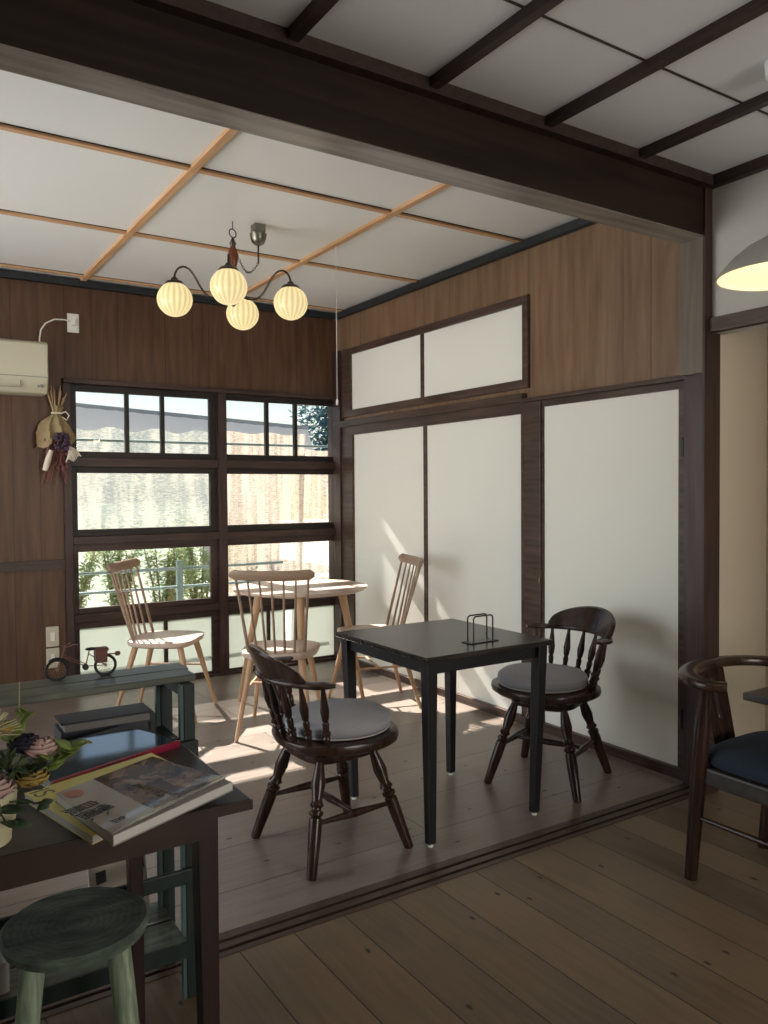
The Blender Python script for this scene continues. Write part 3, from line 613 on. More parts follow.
# --- desk in the left foreground
t = thing('side_table', 'reddish dark wooden table at lower left holding books and flowers', 'table', (0, 1.765, 0))
MB().box(-.62, .65, -.255, .255, .700, .720).build('tabletop', 'desktop', t, False, .004)
MB().box(-.60, .575, -.245, -.228, .655, .700).box(-.60, .55, .20, .218, .64, .700).box(.560, .575, -.228, .2, .655, .700).build('apron', 'brownwood', t, False)
MB().box(-.621, .6515, -.2565, -.254, .6985, .7185).build('edge_band', 'brownwood', t, False)
for x in (-.55, .562):
    for y, w0, w1 in ((-.215, .022, .016), (.222, .019, .014)):
        xx = x if y < 0 else x-.025*(1 if x > 0 else -1)
        MB().hexa([(xx+.006+a*w1, y+b_*w1, 0) for a, b_ in ((-1, -1), (1, -1), (1, 1), (-1, 1))], [(xx+a*w0, y+b_*w0, .70) for a, b_ in ((-1, -1), (1, -1), (1, 1), (-1, 1))]).build('leg', 'deskleg', t, False, .002)

# --- green rack behind the desk
t = thing('plant_rack', 'weathered green wooden bench rack behind the lower left table', 'rack', (0, 2.16, 0))
MB().box(-.62, .735, -.085, -.002, .842, .860).box(-.62, .745, .002, .09, .842, .860).build('top_board', 'green', t, False, .003)
for x in (-.55, .705):
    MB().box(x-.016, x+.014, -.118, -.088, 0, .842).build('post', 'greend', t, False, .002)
    MB().box(x-.026, x-.016, -.116, -.100, 0, .842).build('post', 'post_lit_edge', t, False, .001)  # strip coloured as the front post's lit edge
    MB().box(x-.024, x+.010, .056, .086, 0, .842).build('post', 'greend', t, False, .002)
    MB().box(x-.036, x-.024, .058, .074, 0, .842).build('post', 'post_lit_edge', t, False, .001)  # same painted lit edge on the rear post
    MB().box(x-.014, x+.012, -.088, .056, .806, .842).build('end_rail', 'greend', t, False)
MB().box(-.57, .69, -.086, .085, .672, .692).build('middle_shelf', 'greend', t, False, .002)
MB().box(-.57, .722, -.136, -.118, .650, .695).build('rail', 'greend', t, False, .003)
MB().box(-.57, .722, -.132, -.118, .315, .355).build('rail', 'greend', t, False, .003)
MB().box(-.60, .684, -.145, -.02, .155, .172).box(-.60, .684, -.005, .105, .155, .172).build('lower_shelf', 'green', t, False, .003)
MB().box(-.60, .684, -.150, -.145, .13, .172).build('shelf_lip', 'greend', t, False)

# --- stool
t = thing('stool', 'round distressed green stool under the lower left table', 'stool', (.350, 1.742, 0), R(-12))
MB().lathe((0, 0, .418), (0, 0, .452), [(0, .125), (.25, .143), (.8, .150), (1, .142), (1.0, .135), (.93, .11), (.86, .05), (.86, .0005)], 56).build('seat', 'stoolseat', t)
for sx in (-1, 1):
    for sy in (-1, 1):
        MB().lathe((sx*.122, sy*.122, 0), (sx*.080, sy*.080, .425), [(0, .020), (.5, .022), (1, .024)], 14).build('leg', 'stoolleg', t)

# ------------------------------------------------------------ lamps
CH = Vector((1.634, 3.964, 0))
t = thing('chandelier', 'four-arm chandelier with ribbed glowing globes under the bay ceiling', 'lamp', (CH.x, CH.y, 2.35))
z = lambda h: h-2.35
MB().tube([(0, 0, z(2.775)), (0, 0, z(2.735))], .0025, 6).tube([(.019*math.cos(a), .006*math.sin(a), z(2.712)+.024*math.sin(a)) for a in [2*math.pi*k/20 for k in range(20)]], .0035, 6, True).lathe((0, 0, z(2.64)), (0, 0, z(2.69)), [(0, .012), (.4, .018), (.7, .01), (1, .006)], 12).build('hook_ring', 'bronze', t)
MB().lathe((0, 0, z(2.47)), (0, 0, z(2.65)), [(0, .012), (.1, .017), (.3, .014), (.5, .024), (.7, .030), (.85, .022), (.95, .013), (1, .010)], 20).build('turned_stem', 'chwood', t)
MB().lathe((0, 0, z(2.33)), (0, 0, z(2.48)), [(0, .006), (.1, .018), (.2, .026), (.35, .030), (.5, .02), (.7, .013), (.9, .018), (1, .012)], 20).build('hub', 'bronze', t)
camr = Vector((.839, -.544, 0)); camf = Vector((.544, .839, 0))
for k, (lat, dep) in enumerate(((.033, -.297), (.295, .05), (-.005, .298), (-.295, -.05))):
    d_ = camr*lat + camf*dep; n_ = d_.length; u_ = d_/n_
    prof = [(.02, .0), (.05, -.02), (.09, -.03), (.13, -.02), (.165, .02), (.195, .075), (.225, .115), (.255, .128), (.283, .115), (.298, .085), (.30, .06)]
    pts = []
    for q in range(len(prof)-1):
        p0 = prof[max(q-1, 0)]; p1 = prof[q]; p2 = prof[q+1]; p3 = prof[min(q+2, len(prof)-1)]
        for s_ in range(4):
            tt = s_/4; f = lambda i: .5*((2*p1[i])+(-p0[i]+p2[i])*tt+(2*p0[i]-5*p1[i]+4*p2[i]-p3[i])*tt*tt+(-p0[i]+3*p1[i]-3*p2[i]+p3[i])*tt**3)
            pts.append(u_*f(0) + Vector((0, 0, z(2.40)+f(1))))
    pts.append(u_*.30+Vector((0, 0, z(2.46)))); arm = MB().tube(pts, .0055, 8).build('arm', 'bronze', t)
    c_ = u_*.30
    MB().lathe(c_+Vector((0, 0, z(2.434))), c_+Vector((0, 0, z(2.474))), [(0, .052), (.12, .050), (.40, .040), (.55, .022), (.8, .016), (1, .008)], 20).build('fitter_cap', 'bronze', t)
    g = MB(); rs = []; n = 18
    for i in range(1, 14):
        th = math.pi*i/14
        rs.append([Vector((.089*math.sin(th)*math.cos(a)*(1+.022*math.cos(n*a)), .089*math.sin(th)*math.sin(a)*(1+.022*math.cos(n*a)), -.089*math.cos(th))) for a in [2*math.pi*j/(n*4) for j in range(n*4)]])
    g.rings(rs).build('glass_globe', 'globe', t, loc=tuple(c_+Vector((0, 0, z(2.357)))))
# ceiling canopy and chain
cx, cy = .138, -.016
MB().box(cx-.03, cx+.03, cy-.03, cy+.03, z(2.735), z(2.775)).lathe((cx, cy, z(2.665)), (cx, cy, z(2.738)), [(0, .012), (.2, .034), (.5, .042), (.85, .046), (1, .030)], 12).build('ceiling_canopy', 'canopy', t)
MB().tube([(cx, cy, z(2.67)), (cx, cy, z(2.57))], .005, 8).build('canopy_rod', 'bronze', t)
mb = MB(); n = 13
for k in range(n):
    u = (k+.5)/n; x = cx*(1-u)+.012*u; zz = z(2.575)*(1-u)+z(2.635)*u - .085*math.sin(math.pi*u)*(1.0); p = Vector((x, cy*(1-u), zz))
    u2_ = (k+1)/n; x2 = cx*(1-u2_)+.012*u2_; z2 = z(2.575)*(1-u2_)+z(2.635)*u2_-.085*math.sin(math.pi*u2_); d_ = (Vector((x2, cy*(1-u2_), z2))-p).normalized(); sd = Vector((0, 1, 0)) if k % 2 else Vector((0, 1, 0)).cross(d_)
    mb.tube([p + d_*(.0105*math.cos(a)) + sd*(.005*math.sin(a)) for a in [2*math.pi*j/10 for j in range(10)]], .0015, 5, True)
mb.build('chain', 'bronze', t)

t = thing('pendant_lamp', 'grey enamel dome pendant lamp, lit, above the table at the right edge', 'lamp', (2.30, 1.352, 1.985))
prof = [(0, .185), (.06, .183), (.18, .168), (.38, .140), (.58, .102), (.72, .062), (.80, .040)]
MB().lathe((0, 0, 0), (0, 0, .155), [(a, b_) for a, b_ in prof], 56, cap=False).build('shade', 'shade', t)
MB().lathe((0, 0, .001), (0, 0, .154), [(a, b_-.003) for a, b_ in prof], 56, cap=False).build('shade_lining', 'shadein', t)
MB().lathe((0, 0, .122), (0, 0, .20), [(0, .041), (.3, .038), (.5, .026), (.9, .024), (1, .018)], 24).build('neck', plain('blue_grey_socket', (.22, .27, .28), .4), t)
MB().tube([(0, 0, .19), (0, 0, .716)], .003, 6).build('cord', 'black', t)
MB().blob((0, 0, .055), (.03, .03, .04), 16).build('bulb', 'bulb', t)
L = bpy.data.lights.new('pendant_light', 'POINT'); L.energy = 1.3; L.color = (1, .8, .52); L.shadow_soft_size = .035
lo = bpy.data.objects.new('pendant_light', L); C.objects.link(lo); lo.parent = t; lo.location = (0, 0, .0)
o = MB().lathe((2.45, 1.44, 2.64), (2.45, 1.44, 2.70), [(0, .035), (.3, .055), (1, .058)], 32).build('ceiling_light', 'ceillamp'); tag(o, 'small white round fitting on the front ceiling at the right edge', 'light fitting')

# ------------------------------------------------------------ wall things
t = thing('air_conditioner', 'ivory wall air conditioner cut off by the left edge', 'air conditioner', (.56, 5.57, 1.98))
prof = [(0, .02), (0, .325), (-.19, .325), (-.218, .310), (-.222, .10), (-.205, .03), (-.17, 0), (-.02, 0)]
MB().rings([[Vector((x, y, zz)) for y, zz in prof] for x in (-.40, .405)]).build('body', 'plast', t, True, .008)
MB().box(-.39, .398, -.2235, -.219, .098, .103).build('seam', 'acgrey', t, False)
MB().box(-.39, .24, -.219, -.212, .030, .033).box(.24, .244, -.221, -.212, .030, .075).build('louvre_line', 'acgrey', t, False)
MB().box(.34, .352, -.217, -.212, .035, .05).box(.358, .376, -.217, -.212, .035, .055).build('display', 'acgrey', t, False)
t = thing('wall_outlet', 'white outlet plate high on the plywood wall above the window', 'outlet', (1.162, 5.57, 2.48))
MB().box(-.037, .037, -.01, 0, -.062, .062).build('plate', 'plastw', t, False, .003)
MB().box(-.014, .012, -.03, -.009, -.018, .025).build('plug', 'plastw', t, False, .003)
pts = [(1.15, 5.545, 2.485), (1.10, 5.54, 2.492), (1.04, 5.535, 2.487), (.985, 5.53, 2.455), (.955, 5.525, 2.41), (.945, 5.52, 2.35), (.943, 5.515, 2.302)]
tag(MB().tube(pts, .005, 8).build('power_cable', 'plastw'), 'white cable arching from outlet down to the air conditioner', 'cable')
for zz, lab in ((.410, 'ivory switch plate left of the window, upper of the pair'), (.268, 'ivory switch plate left of the window, lower of the pair')):
    t = thing('wall_switch', lab, 'switch', (1.0, 5.57, zz), 0, 'ivory wall plates beside the window')
    MB().box(-.04, .04, -.009, 0, -.066, .066).build('plate', 'plast', t, False, .003)
    MB().box(-.014, .014, -.012, -.008, -.03, .03).build('rocker' if zz > .3 else 'socket', 'plastw', t, False, .002)
# dried bouquet hung upside down
t = thing('dried_bouquet', 'dried flower bouquet in tan wrap hanging head down beside the window', 'dried flowers', (1.04, 5.56, 1.87))
rg = random.Random(3)
mb = MB()
for k in range(16):
    a = rg.uniform(-.5, .5); mb.tube([(a*.03, -.03+rg.uniform(-.012, .012), 0), (a*.12+rg.uniform(-.01, .01), -.04, rg.uniform(.10, .19))], rg.uniform(.0022, .004), 5)
mb.build('stems', 'stem', t)
rs = []
for zz, r_ in ((.05, .036), (.0, .022), (-.025, .05), (-.06, .082), (-.10, .100), (-.15, .118), (-.19, .125)):
    rs.append([Vector((math.cos(a)*r_*(.92+.16*math.sin(5*a+zz*26))-.02*(-zz/.2), -.045+math.sin(a)*r_*.40*(1+.35*math.sin(7*a+zz*20)), zz+.032*math.sin(4*a+1)*(-zz*6))) for a in [2*math.pi*k/40 for k in range(40)]])
MB().rings(rs, cap=False).build('paper_wrap', 'wrap', t)
MB().tube([(.03*math.cos(a)-.0, -.045+.018*math.sin(a), .005) for a in [2*math.pi*k/16 for k in range(16)]], .006, 6, True).tube([(.02, -.065, .0), (.05, -.075, .015), (.07, -.075, -.01), (.055, -.075, -.04), (.03, -.07, -.02)], .004, 6).build('ribbon', 'drywhite', t)
mb = MB()
for k in range(110):
    x0 = rg.uniform(-.085, .08); zz = rg.uniform(-.36, -.14); mb.blob((x0*(1.1+zz), -.06+rg.uniform(-.02, .02), zz), (rg.uniform(.007, .015), .010, rg.uniform(.008, .020)), 6)
for k in range(12):
    x0 = rg.uniform(-.05, .05); mb.tube([(x0*.6, -.05, -.15), (x0, -.055, -.30), (x0*1.6-.02, -.05, rg.uniform(-.46, -.38))], .0035, 5)
mb.build('russet_flowers', 'dryred', t)
mb = MB()
for k in range(34): mb.blob((rg.uniform(-.03, .06), -.10+rg.uniform(-.012, .01), rg.uniform(-.23, -.13)), rg.uniform(.010, .018), 6)
mb.build('purple_flowers', 'drypur', t)
MB().tube([(-.045, -.085, -.24), (-.065, -.09, -.30), (-.085, -.085, -.37)], [.014, .020, .016], 10).build('white_seed_head', 'drywhite', t)
mb = MB()
for k in range(11):
    a = k/10; mb.tube([(.045+.01*a, -.08, -.20), (.065+.05*a, -.085-.01*math.sin(5*a), -.25+.015*a), (.045+.095*a, -.08, -.315+.035*a+.012*math.sin(9*a))], .0034, 5)
mb.build('tassel', 'drywhite', t)
t = thing('pull_cord', 'thin white pull cord hanging from the bay ceiling in front of the window corner', 'cord', (2.277, 4.0, 1.85))
MB().tube([(0, 0, .03), (0, 0, .92)], .0016, 6).build('string', 'cotton', t)
MB().lathe((0, 0, 0), (0, 0, .035), [(0, .006), (.6, .008), (1, .003)], 12).build('knob', 'plastw', t)

# ------------------------------------------------------------ things on the tables
t = thing('napkin_stand', 'black wire napkin stand on the square black table', 'holder', (2.085, 2.50, .735), R(2))
MB().box(-.075, .075, -.030, .030, 0, .004).build('base', 'black', t, False, .001)
for y in (-.018, .018):
    w_, h_ = .052, .108; r_ = .014
    pts = [(-w_, y, .002), (-w_, y, h_-r_)] + [(-w_+r_-r_*math.cos(a), y, h_-r_+r_*math.sin(a)) for a in (R(22), R(45), R(68))] + [(-w_+r_, y, h_), (w_-r_, y, h_)] + [(w_-r_+r_*math.sin(a), y, h_-r_+r_*math.cos(a)) for a in (R(22), R(45), R(68))] + [(w_, y, h_-r_), (w_, y, .002)]
    MB().tube(pts, .0032, 8).build('wire_loop', 'black', t)

def quadslab(mb, q, z0, z1): return mb.hexa([(x, y, z0) for x, y in q], [(x, y, z1) for x, y in q])
# yellow book
def inq(q, u, v):   # bilinear: u along q0->q1, v along q0->q3
    a = Vector(q[0]).lerp(Vector(q[1]), u); b_ = Vector(q[3]).lerp(Vector(q[2]), u); return a.lerp(b_, v)
def cover_text(name, body, q, u, v, z0, size, du, mat, parent, origin, align='LEFT'):
    c = bpy.data.curves.new(name, 'FONT'); c.body = body; c.size = size; c.extrude = .0002; c.align_x = align; c.space_line = .9
    o = bpy.data.objects.new(name, c); C.objects.link(o); c.materials.append(M[mat]); p = inq(q, u, v)
    o.location = (p.x-origin[0], p.y-origin[1], z0); o.rotation_euler = (0, 0, du); o.parent = parent
    bpy.context.view_layer.update()
    me = bpy.data.meshes.new_from_object(o.evaluated_get(bpy.context.evaluated_depsgraph_get())); mw = o.matrix_local.copy()
    o2 = bpy.data.objects.new(name, me); C.objects.link(o2); o2.parent = parent; o2.location = o.location; o2.rotation_euler = o.rotation_euler
    bpy.data.objects.remove(o); return o2
qy = [(.325, 1.470), (.600, 1.610), (.550, 1.868), (.256, 1.760)]     # near, right, back, left
oy = (.43, 1.68)
ql = lambda q, o: [(x-o[0], y-o[1]) for x, y in q]
t = thing('magazine', 'yellow magazine lying under the open-cornered brown one', 'magazine', (*oy, .72), 0, 'magazines and books on the lower left table')
q_ = ql(qy, oy); ins = [tuple(Vector(p)*.99) for p in q_]
quadslab(MB(), ins, .0012, .0145).build('pages', 'pages', t, False)
quadslab(MB(), q_, .0145, .016).build('cover', 'yellow', t, False, .0004)
quadslab(MB(), q_, 0, .0012).build('back_cover', 'yellow', t, False)
cover_text('title', 'IS', qy, .02, .985, .0162, .060, R(-72), 'inkg', t, oy)
# brown magazine with curled cover
qm = [(.345, 1.405), (.622, 1.535), (.528, 1.785), (.300, 1.672)]
om = (.45, 1.61); q_ = ql(qm, om)
t = thing('magazine', 'thick magazine with brown photo cover and white band, topmost of the pile', 'magazine', (*om, .736), 0, 'magazines and books on the lower left table')
quadslab(MB(), [tuple(Vector(p)*.985) for p in q_], .001, .0175).build('pages', 'pages', t, False, .001)
quadslab(MB(), q_, 0, .001).build('back_cover', 'whitecover', t, False)
def zc(u, v): return .0185 + .017*max(0, 1-v/.26)**2*(.35+.65*u)     # cover lifts along its near long edge
def sheet(u0, u1, v0, v1, dz, mat, name, nu=20, nv=20, par=None):
    mb = MB(); top = []
    for i in range(nu+1):
        u = u0+(u1-u0)*i/nu; col = []
        for j in range(nv+1):
            v = v0+(v1-v0)*j/nv; p = inq(q_, u, v); col.append(Vector((p.x, p.y, zc(u, v)+dz)))
        top.append(col)
    V = [[mb.bm.verts.new(p) for p in c] for c in top]; B = [[mb.bm.verts.new(p-Vector((0, 0, .0008))) for p in c] for c in top]
    for i in range(nu):
        for j in range(nv):
            mb.bm.faces.new([V[i][j], V[i+1][j], V[i+1][j+1], V[i][j+1]]); mb.bm.faces.new([B[i][j+1], B[i+1][j+1], B[i+1][j], B[i][j]])
    for i in range(nu):
        for j, fl in ((0, 0), (nv, 1)): mb.bm.faces.new([V[i][j], B[i][j], B[i+1][j], V[i+1][j]])
    for j in range(nv):
        for i in (0, nu): mb.bm.faces.new([V[i][j], V[i][j+1], B[i][j+1], B[i][j]])
    return mb.build(name, mat, par or t)
cov = sheet(0, 1, 0, 1, 0, 'whitecover', 'cover')
sheet(.36, .995, .10, .995, .0006, 'photo', 'cover_photograph')
sheet(0.0, .995, .0, .035, .0006, 'gloss', 'glossy_edge') if 0 else None
cover_text('headline', '自慢、\n農園、', qm, .03, .66, .0198, .038, R(-64), 'ink', t, om)
cover_text('headline', '旅、', qm, .08, .22, .0198, .034, R(-64), 'ink', t, om)
cover_text('caption', '農家野菜をたべに\nいくたのしみ', qm, .50, .62, .0206, .016, R(-64), 'inkg', t, om)
MB().lathe((q_[3][0]*.86+.01, q_[3][1]*.60, .0194), (q_[3][0]*.86+.01, q_[3][1]*.60, .0199), [(0, .019), (1, .019)], 24).build('cover_emblem', plain('salmon_print', (.35, .12, .08), .4), t)
# large glossy book
ob = (.435, 1.965); th_ = math.atan2(.127, .319)
t = thing('picture_book', 'large glossy dark blue picture book with crimson spine behind the magazines', 'book', (*ob, .720), th_, 'magazines and books on the lower left table')
MB().box(-.17, .17, -.108, .11, .002, .013).build('pages', 'pages', t, False)
MB().box(-.172, .172, -.106, .113, .013, .016).box(-.172, .172, -.11, .113, 0, .002).build('cover', 'gloss', t, False, .0005)
MB().box(-.173, .173, -.116, -.106, 0, .0165).build('spine', 'red', t, False, .002)
# album standing on the rack's middle shelf
t = thing('album', 'thick dark album lying on the green rack behind the glossy book', 'book', (.525, 2.20, .692), R(-1))
MB().box(-.112, .105, -.0515, .046, .044, .062).build('pages', plain('grey_pages', (.16, .15, .14), .7), t, False)
MB().box(-.122, .112, -.052, .050, .062, .067).box(-.122, .112, -.050, .050, 0, .044).build('cover', 'album', t, False, .002)
MB().rings([[Vector((.112+.012*math.cos(a), y, .0335+.0335*math.sin(a))) for a in [2*math.pi*k/20 for k in range(20)]] for y in (-.050, .050)]).build('spine', 'album', t)
# panel leaning on lower shelf
t = thing('display_board', 'beige board with two small dark squares on the green rack low shelf', 'board', (.565, 2.215, .172), R(14))
T = Matrix.Rotation(R(-9), 4, 'X')
MB().box(-.085, .085, -.006, .006, 0, .185, T).build('board', plain('beige_board', (.33, .29, .24), .7), t, False, .004)
for x in (-.052, .062): MB().box(x-.014, x+.014, -.0075, -.0055, .118, .150, T).build('dark_square', 'black', t, False)
# small ribbed crate at left
t = thing('slatted_box', 'small grey slatted box on the rack low shelf, cut off by the left edge', 'box', (.20, 2.09, .172), R(4))
MB().box(-.085, .055, -.05, .05, 0, .012).build('bottom', 'acgrey', t, False)
for k in range(5): MB().box(-.083+k*.028, -.064+k*.028, -.055, -.050, 0, .075).build('slat', plain('pale_grey_slat_%d' % k, (.22, .2, .18), .7), t, False, .002)
MB().box(-.085, -.078, -.05, .05, .012, .075).box(.048, .055, -.05, .05, .012, .075).box(-.085, .055, .045, .05, .012, .075).build('sides', 'acgrey', t, False)
# flower pot and flowers
t = thing('flower_pot', 'cream cylindrical pot cut off by the left edge on the lower left table', 'pot', (.150, 1.592, .720)); t.scale = (1.18, 1.18, 1.12)
MB().lathe((0, 0, 0), (0, 0, .092), [(0, .046), (.02, .050), (.27, .0515), (.28, .056), (1, .060), (1, .054), (.8, .052), (.78, .001)], 40).build('pot', 'cream', t)
t = thing('flower_arrangement', 'pink, cream and dark flowers with variegated leaves in the cream pot', 'flowers', (.166, 1.592, .800)); t.scale = (1.3, 1.3, 1.25)
rg = random.Random(11)
def rose(name, c, r, mat, mb=None):
    mb = MB(); c = Vector(c)
    for layer, (n, rr, hh) in enumerate(((3, .35, .55), (5, .62, .50), (6, .85, .35), (7, 1.0, .15))):
        for k in range(n):
            a = 2*math.pi*k/n+layer*.5; d_ = Vector((math.cos(a), math.sin(a), 0)); s_ = Vector((-math.sin(a), math.cos(a), 0)); wv = r*.62*(.5+.5*rr)
            rs = []
            for i in range(5):
                f = i/4; ring = []
                for j in range(5):
                    g = (j-2)/2; ring.append(c + d_*(r*rr*(.25+.75*math.sin(f*math.pi/2))-r*.12*g*g) + s_*(wv*g*math.sin(math.pi*(.2+.62*f))) + Vector((0, 0, r*(-.4+f*(hh+.5)))))
                rs.append(ring)
            mb.rings(rs, close=False, cap=False)
    o = mb.build(name, mat, t); so = o.modifiers.new('thick', 'SOLIDIFY'); so.thickness = .0008; return o
rose('rose', (.005, -.035, .020), .030, 'pink'); rose('rose', (.075, .010, .055), .026, 'pink'); rose('rose', (-.05, -.02, .03), .03, 'pink')
rose('mustard_flower', (.060, -.010, .018), .024, 'yellowfl'); rose('mustard_flower', (.028, .005, .095), .014, 'yellowfl')
rose('dark_flower', (.055, .018, .062), .024, 'purplefl')
mb = MB()
for k in range(70):
    a = rg.uniform(0, 6.28); e_ = rg.uniform(0, 1.2); d_ = Vector((math.cos(a)*math.cos(e_), math.sin(a)*math.cos(e_), math.sin(e_))); mb.tube([Vector((0, 0, .085)), Vector((0, 0, .085))+d_*.03, Vector((0, 0, .085))+d_*.052+Vector((0, 0, -.006))], [.0012, .0013, .0006], 4)
mb.build('spidery_flower', 'spider', t)
def leafsprig(name, base, tip, n, size, mat):
    mb = MB(); base, tip = Vector(base), Vector(tip); ax = (tip-base)
    mb.tube([base, base.lerp(tip, .5)+Vector((0, 0, .006)), tip], .0012, 5)
    for k in range(n):
        f = .45+.55*k/max(1, n-1); p = base.lerp(tip, f); a = k*2.4; d_ = (ax.normalized()*.6+Vector((math.cos(a), math.sin(a), .35+.3*math.sin(a*1.7)))).normalized()
        s_ = d_.cross(Vector((.2, -.4, 1))).normalized(); nn = s_.cross(d_)
        rs = []
        for i in range(6):
            g = i/5; wv = size*.30*math.sin(math.pi*(.06+.92*g)); q0 = p + d_*(size*g) + nn*(-.18*size*g*g)
            rs.append([q0 - s_*wv+nn*wv*.25, q0, q0 + s_*wv+nn*wv*.25])
        mb.rings(rs, close=False, cap=False)
    o = mb.build(name, mat, t); so = o.modifiers.new('thick', 'SOLIDIFY'); so.thickness = .0006; return o
leafsprig('leaf_sprig', (.04, .0, .0), (.118, -.012, .055), 11, .030, 'leaf')
leafsprig('leaf_sprig', (.02, .01, .02), (.055, .02, .11), 8, .026, 'leaf')
leafsprig('leaf_sprig', (.0, -.03, .0), (.075, -.05, -.010), 5, .022, 'leafd')
leafsprig('leaf_sprig', (.0, -.03, .01), (.02, -.075, -.02), 4, .035, 'leafd')
leafsprig('leaf_sprig', (.02, -.0, .0), (.06, -.025, .035), 6, .030, 'leafd')
mb = MB()
for k in range(170):
    a = rg.uniform(0, 6.28); e_ = rg.uniform(-.3, 1.2); d_ = Vector((math.cos(a)*math.cos(e_), math.sin(a)*math.cos(e_), math.sin(e_))); p = Vector((.012, 0, .012))+Vector((d_.x*.058, d_.y*.05, d_.z*.050))*rg.uniform(.5, 1)
    s_ = d_.orthogonal().normalized(); q0 = (d_+Vector((rg.uniform(-.6, .6), rg.uniform(-.6, .6), rg.uniform(-.3, .5)))).normalized(); L_ = rg.uniform(.012, .026); s_ = q0.cross(Vector((rg.random(), rg.random(), 1))).normalized()
    vs = [mb.bm.verts.new(v_) for v_ in (p, p+q0*L_*.5+s_*L_*.24, p+q0*L_, p+q0*L_*.5-s_*L_*.24)]; mb.bm.faces.new(vs)
o = mb.build('filler_leaves', plain('muted_green_leaf', (.055, .075, .03), .6, noise=.5, nscale=80), t, False); so = o.modifiers.new('thick', 'SOLIDIFY'); so.thickness = .0006
MB().tube([(.04, .02, .03), (.05, .03, .10), (.052, .035, .155)], .001, 5).build('dry_twig', 'stem', t)
# miniature bicycle
t = thing('miniature_bicycle', 'small rusty wire bicycle model on top of the green rack', 'ornament', (.467, 2.205, .860), R(-4))
for x, nm in ((-.061, 'front'), (.061, 'rear')):
    w_ = MB().tube([(x+.026*math.cos(a), 0, .028+.026*math.sin(a)) for a in [2*math.pi*k/32 for k in range(32)]], .0038, 8, True).build('wheel', 'tyre', t)
    mb = MB()
    for k in range(7): a = math.pi*k/7; mb.tube([(x-.025*math.cos(a), 0, .028-.025*math.sin(a)), (x+.025*math.cos(a), 0, .028+.025*math.sin(a))], .0005, 4)
    mb.lathe((x, -.004, .028), (x, .004, .028), [(0, .004), (1, .004)], 10); mb.build('spokes', 'wire', w_)
MB().tube([(-.061, 0, .028), (-.048, 0, .060), (-.040, 0, .085)], .0016, 6).tube([(-.046, 0, .062), (-.02, 0, .045), (.012, 0, .030), (.061, 0, .028)], .0016, 6).tube([(-.046, 0, .068), (-.02, 0, .052), (.012, 0, .036)], .0014, 6).tube([(.010, 0, .028), (.020, 0, .070)], .0016, 6).tube([(.020, 0, .062), (.061, 0, .028)], .0014, 6).build('frame', 'wire', t)
MB().tube([(-.041, -.0, .086), (-.036, -.012, .088), (-.020, -.016, .094), (-.010, -.016, .093)], .0015, 6).tube([(-.041, 0, .086), (-.038, .012, .088), (-.024, .016, .094)], .0015, 6).build('handlebar', 'wire', t)
MB().blob((.024, 0, .075), (.015, .007, .0045), 12).build('saddle', 'tyre', t)
MB().box(.034, .064, -.018, -.005, .038, .072).box(.034, .064, .005, .018, .038, .072).box(.034, .068, -.016, .016, .068, .076).build('pannier', 'rust', t, False, .002)
MB().box(.062, .088, -.002, .002, .055, .058).blob((.093, 0, .056), (.008, .006, .008), 8).build('tail_lamp', 'rust', t)
MB().tube([(-.061+.031*math.cos(a), 0, .028+.031*math.sin(a)) for a in [R(10+12*k) for k in range(11)]], .002, 6).build('mudguard', 'tyre', t)
MB().lathe((.010, -.006, .028), (.010, .006, .028), [(0, .008), (1, .008)], 14).build('crank', 'tyre', t)

# ------------------------------------------------------------ outside
M['ground'] = plain('pale_concrete', (.55, .54, .52), .9, noise=.1, nscale=2)
struct(box('floor', -30, 30, 5.70, 40, -.30, -.20, 'ground'), 'pale ground outside the window')
struct(box('floor', -30, LX-.11, -10, 5.70, -.30, -.20, 'ground'))
# eave over the window
struct(box('trim_28', -1.5, 3.6, 5.69, 6.30, 2.30, 2.36, 'dark'), 'eave of the house over the window')
M['screenA'] = weave('pale_woven_screen', (.17, .20, .195), (.44, .43, .37), opac=.55, stripe=(3, 1, .5))
M['backdropC'] = weave('pale_backdrop', (.42, .47, .42), (.58, .60, .52), opac=.85, stripe=(2, 1, .5))  # translucent material of the added backdrop
M['screenB'] = weave('tan_reed_screen', (.27, .22, .17), (.50, .45, .38), opac=.55, stripe=(7, 1, .3))
def hanging(name, label, x0, x1, y, z0, z1, mat, wave=.012, amp=.02, slant=0):
    mb = MB(); n = 60; rs = []
    for i in range(n+1):
        u = i/n; x = x0+(x1-x0)*u; yy = y+wave*math.sin(u*(x1-x0)*22); zt = z1 + amp*math.sin(u*(x1-x0)*17)
        rs.append([Vector((x, yy, z0)), Vector((x, yy+.004, z0)), Vector((x+slant, yy+.004, zt)), Vector((x+slant, yy, zt))])
    o = mb.rings(rs).build(name, mat); return tag(o, label, 'screen')
hanging('woven_screen', 'pale woven sunscreen hanging outside behind the left window', -.6, 2.62, 6.80, .98, 1.885, M['screenA'])
hanging('bright_backdrop', 'added bright backdrop outside behind the shrubs, low between railing and house', -1.5, 2.9, 7.9, -.19, 1.25, M['backdropC'], .02, .01)  # added translucent sheet, brightens the gap behind the shrubs
hanging('reed_screen', 'tan reed screen hanging outside behind the right window', 2.62, 3.46, 6.84, -.20, 1.90, M['screenB'], .006, .01, .08)
hanging('reed_screen', 'tan reed screen outside at the far right window edge, lower than its neighbour', 3.46, 4.6, 6.90, -.20, 1.76, M['screenB'], .006, .006)
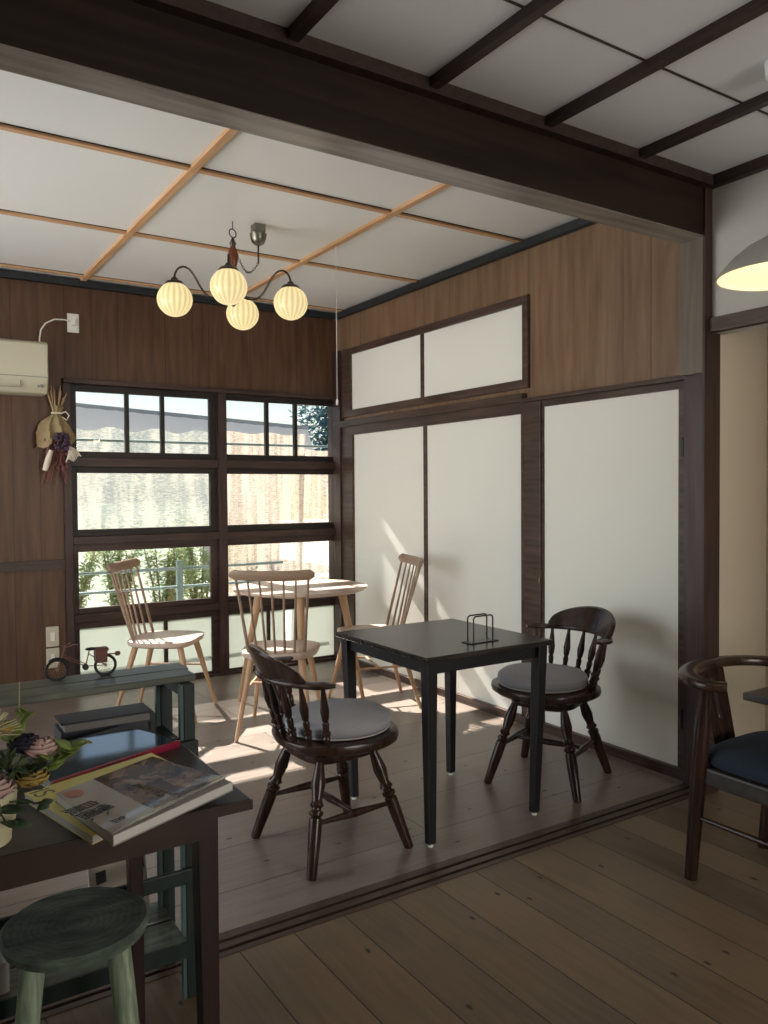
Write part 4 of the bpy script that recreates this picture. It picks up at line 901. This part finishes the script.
# railing
t = thing('railing', 'pale green pipe railing outside the window', 'railing', (1.5, 6.35, -.2))
M['pipe'] = plain('pale_green_pipe', (.30, .42, .40), .4)
for zz in (.935, .785): MB().tube([(-2.5, 0, zz), (1.55, 0, zz)], .012, 8).build('pipe', 'pipe', t)
for x in (-1.2, .62): MB().box(x-.022, x+.022, -.02, .02, 0, 1.0).build('post', 'pipe', t, False)
tag(MB().tube([(-1.5, 6.42, 1.765), (4.2, 6.42, 1.765)], .011, 8).build('washing_pole', 'pipe'), 'horizontal pole crossing the top tier of the window outside', 'pole')
# leafy shrubs behind the railing
M['olive'] = plain('pale_olive_leaves', (.34, .42, .24), .6, noise=.3, nscale=3)
t = M['olive'].node_tree; b = t.nodes['Principled BSDF']; tl = t.nodes.new('ShaderNodeBsdfTranslucent'); tl.inputs[0].default_value = (.42, .50, .25, 1); mx = t.nodes.new('ShaderNodeMixShader'); mx.inputs[0].default_value = .5
t.links.new(b.outputs[0], mx.inputs[1]); t.links.new(tl.outputs[0], mx.inputs[2]); t.links.new(mx.outputs[0], t.nodes['Material Output'].inputs[0])
def shrub(label, x, y, h, w_, n, seed, mat='olive', name='shrub', z0=-.2, leaf=.055):
    t = thing(name, label, 'tree' if name == 'tree' else 'shrub', (x, y, z0)); rg = random.Random(seed); mb = MB(); st = MB()
    for b_ in range(9):
        a = rg.uniform(0, 6.28); top = Vector((math.cos(a)*w_*rg.uniform(.2, 1), math.sin(a)*w_*.4*rg.uniform(.2, 1), h*rg.uniform(.6, 1))); mid = top*.5+Vector((0, 0, h*.1)); st.tube([(0, 0, 0), mid, top], [.012, .008, .003], 5)
        for k in range(n//9):
            f = rg.uniform(.25, 1.05); p = (mid*(2*f) if f < .5 else mid.lerp(top, 2*f-1)) + Vector([rg.gauss(0, w_*.09) for _ in range(3)])
            d_ = Vector((rg.gauss(0, 1), rg.gauss(0, 1), rg.gauss(.3, .8))).normalized(); s_ = d_.orthogonal().normalized(); L_ = leaf*rg.uniform(.6, 1.3)
            vs = [mb.bm.verts.new(v) for v in (p, p+d_*L_*.5+s_*L_*.13, p+d_*L_, p+d_*L_*.5-s_*L_*.13)]; mb.bm.faces.new(vs)
    mb.build('foliage', mat, t, False); st.build('stems', 'stem', t)
shrub('pale leafy shrub outside, behind the left half of the window', 1.45, 7.35, 1.25, .34, 3000, 1)
shrub('pale leafy shrub outside beside the railing post', 2.30, 7.35, 1.35, .34, 3000, 2)
shrub('pale leafy shrub outside at the window centre post', 3.10, 7.35, 1.25, .32, 2400, 3)
M['bluegreen'] = plain('blue_green_leaves', (.07, .17, .20), .6, noise=.3)
shrub('pale leafy shrub outside, just left of the railing post and further back', 1.95, 7.62, 1.3, .26, 2600, 8)
shrub('pale leafy shrub outside, just right of the railing post and further back', 2.75, 7.62, 1.35, .26, 2600, 9)
shrub('blue-green tree beyond the neighbouring roof at right', 11.1, 19.0, 4.4, 1.7, 6000, 5, 'bluegreen', 'tree', leaf=.26)
# neighbouring house
t = thing('neighbour_house', 'neighbouring house with long grey roof seen through the top window tier', 'house', (0, 16.0, -.2))
MB().box(-8, 7.9, .6, 6, 0, 2.6).build('wall', plain('pale_house_wall', (.62, .60, .56), .9), t, False)
rs = []
for i in range(161):
    x = -8.4+16.7*i/160; wv = .02*math.sin(i*1.9); zt = 3.25-.0517*(x-3.35)
    rs.append([Vector((x, -.6, zt-.85+wv)), Vector((x, -.6, zt-.89+wv)), Vector((x, 0, zt-.04+wv*.3)), Vector((x, 0, zt+wv*.3))])
MB().rings(rs).build('roof', plain('grey_roof_sheet', (.72, .68, .64), .6), t)
MB().hexa([(-8.4, -.03, 3.79), (8.35, -.03, 2.93), (8.35, .06, 2.93), (-8.4, .06, 3.79)], [(-8.4, -.03, 3.89), (8.35, -.03, 3.03), (8.35, .06, 3.03), (-8.4, .06, 3.89)]).build('ridge_cap', plain('dark_ridge', (.16, .18, .20), .6), t, False)
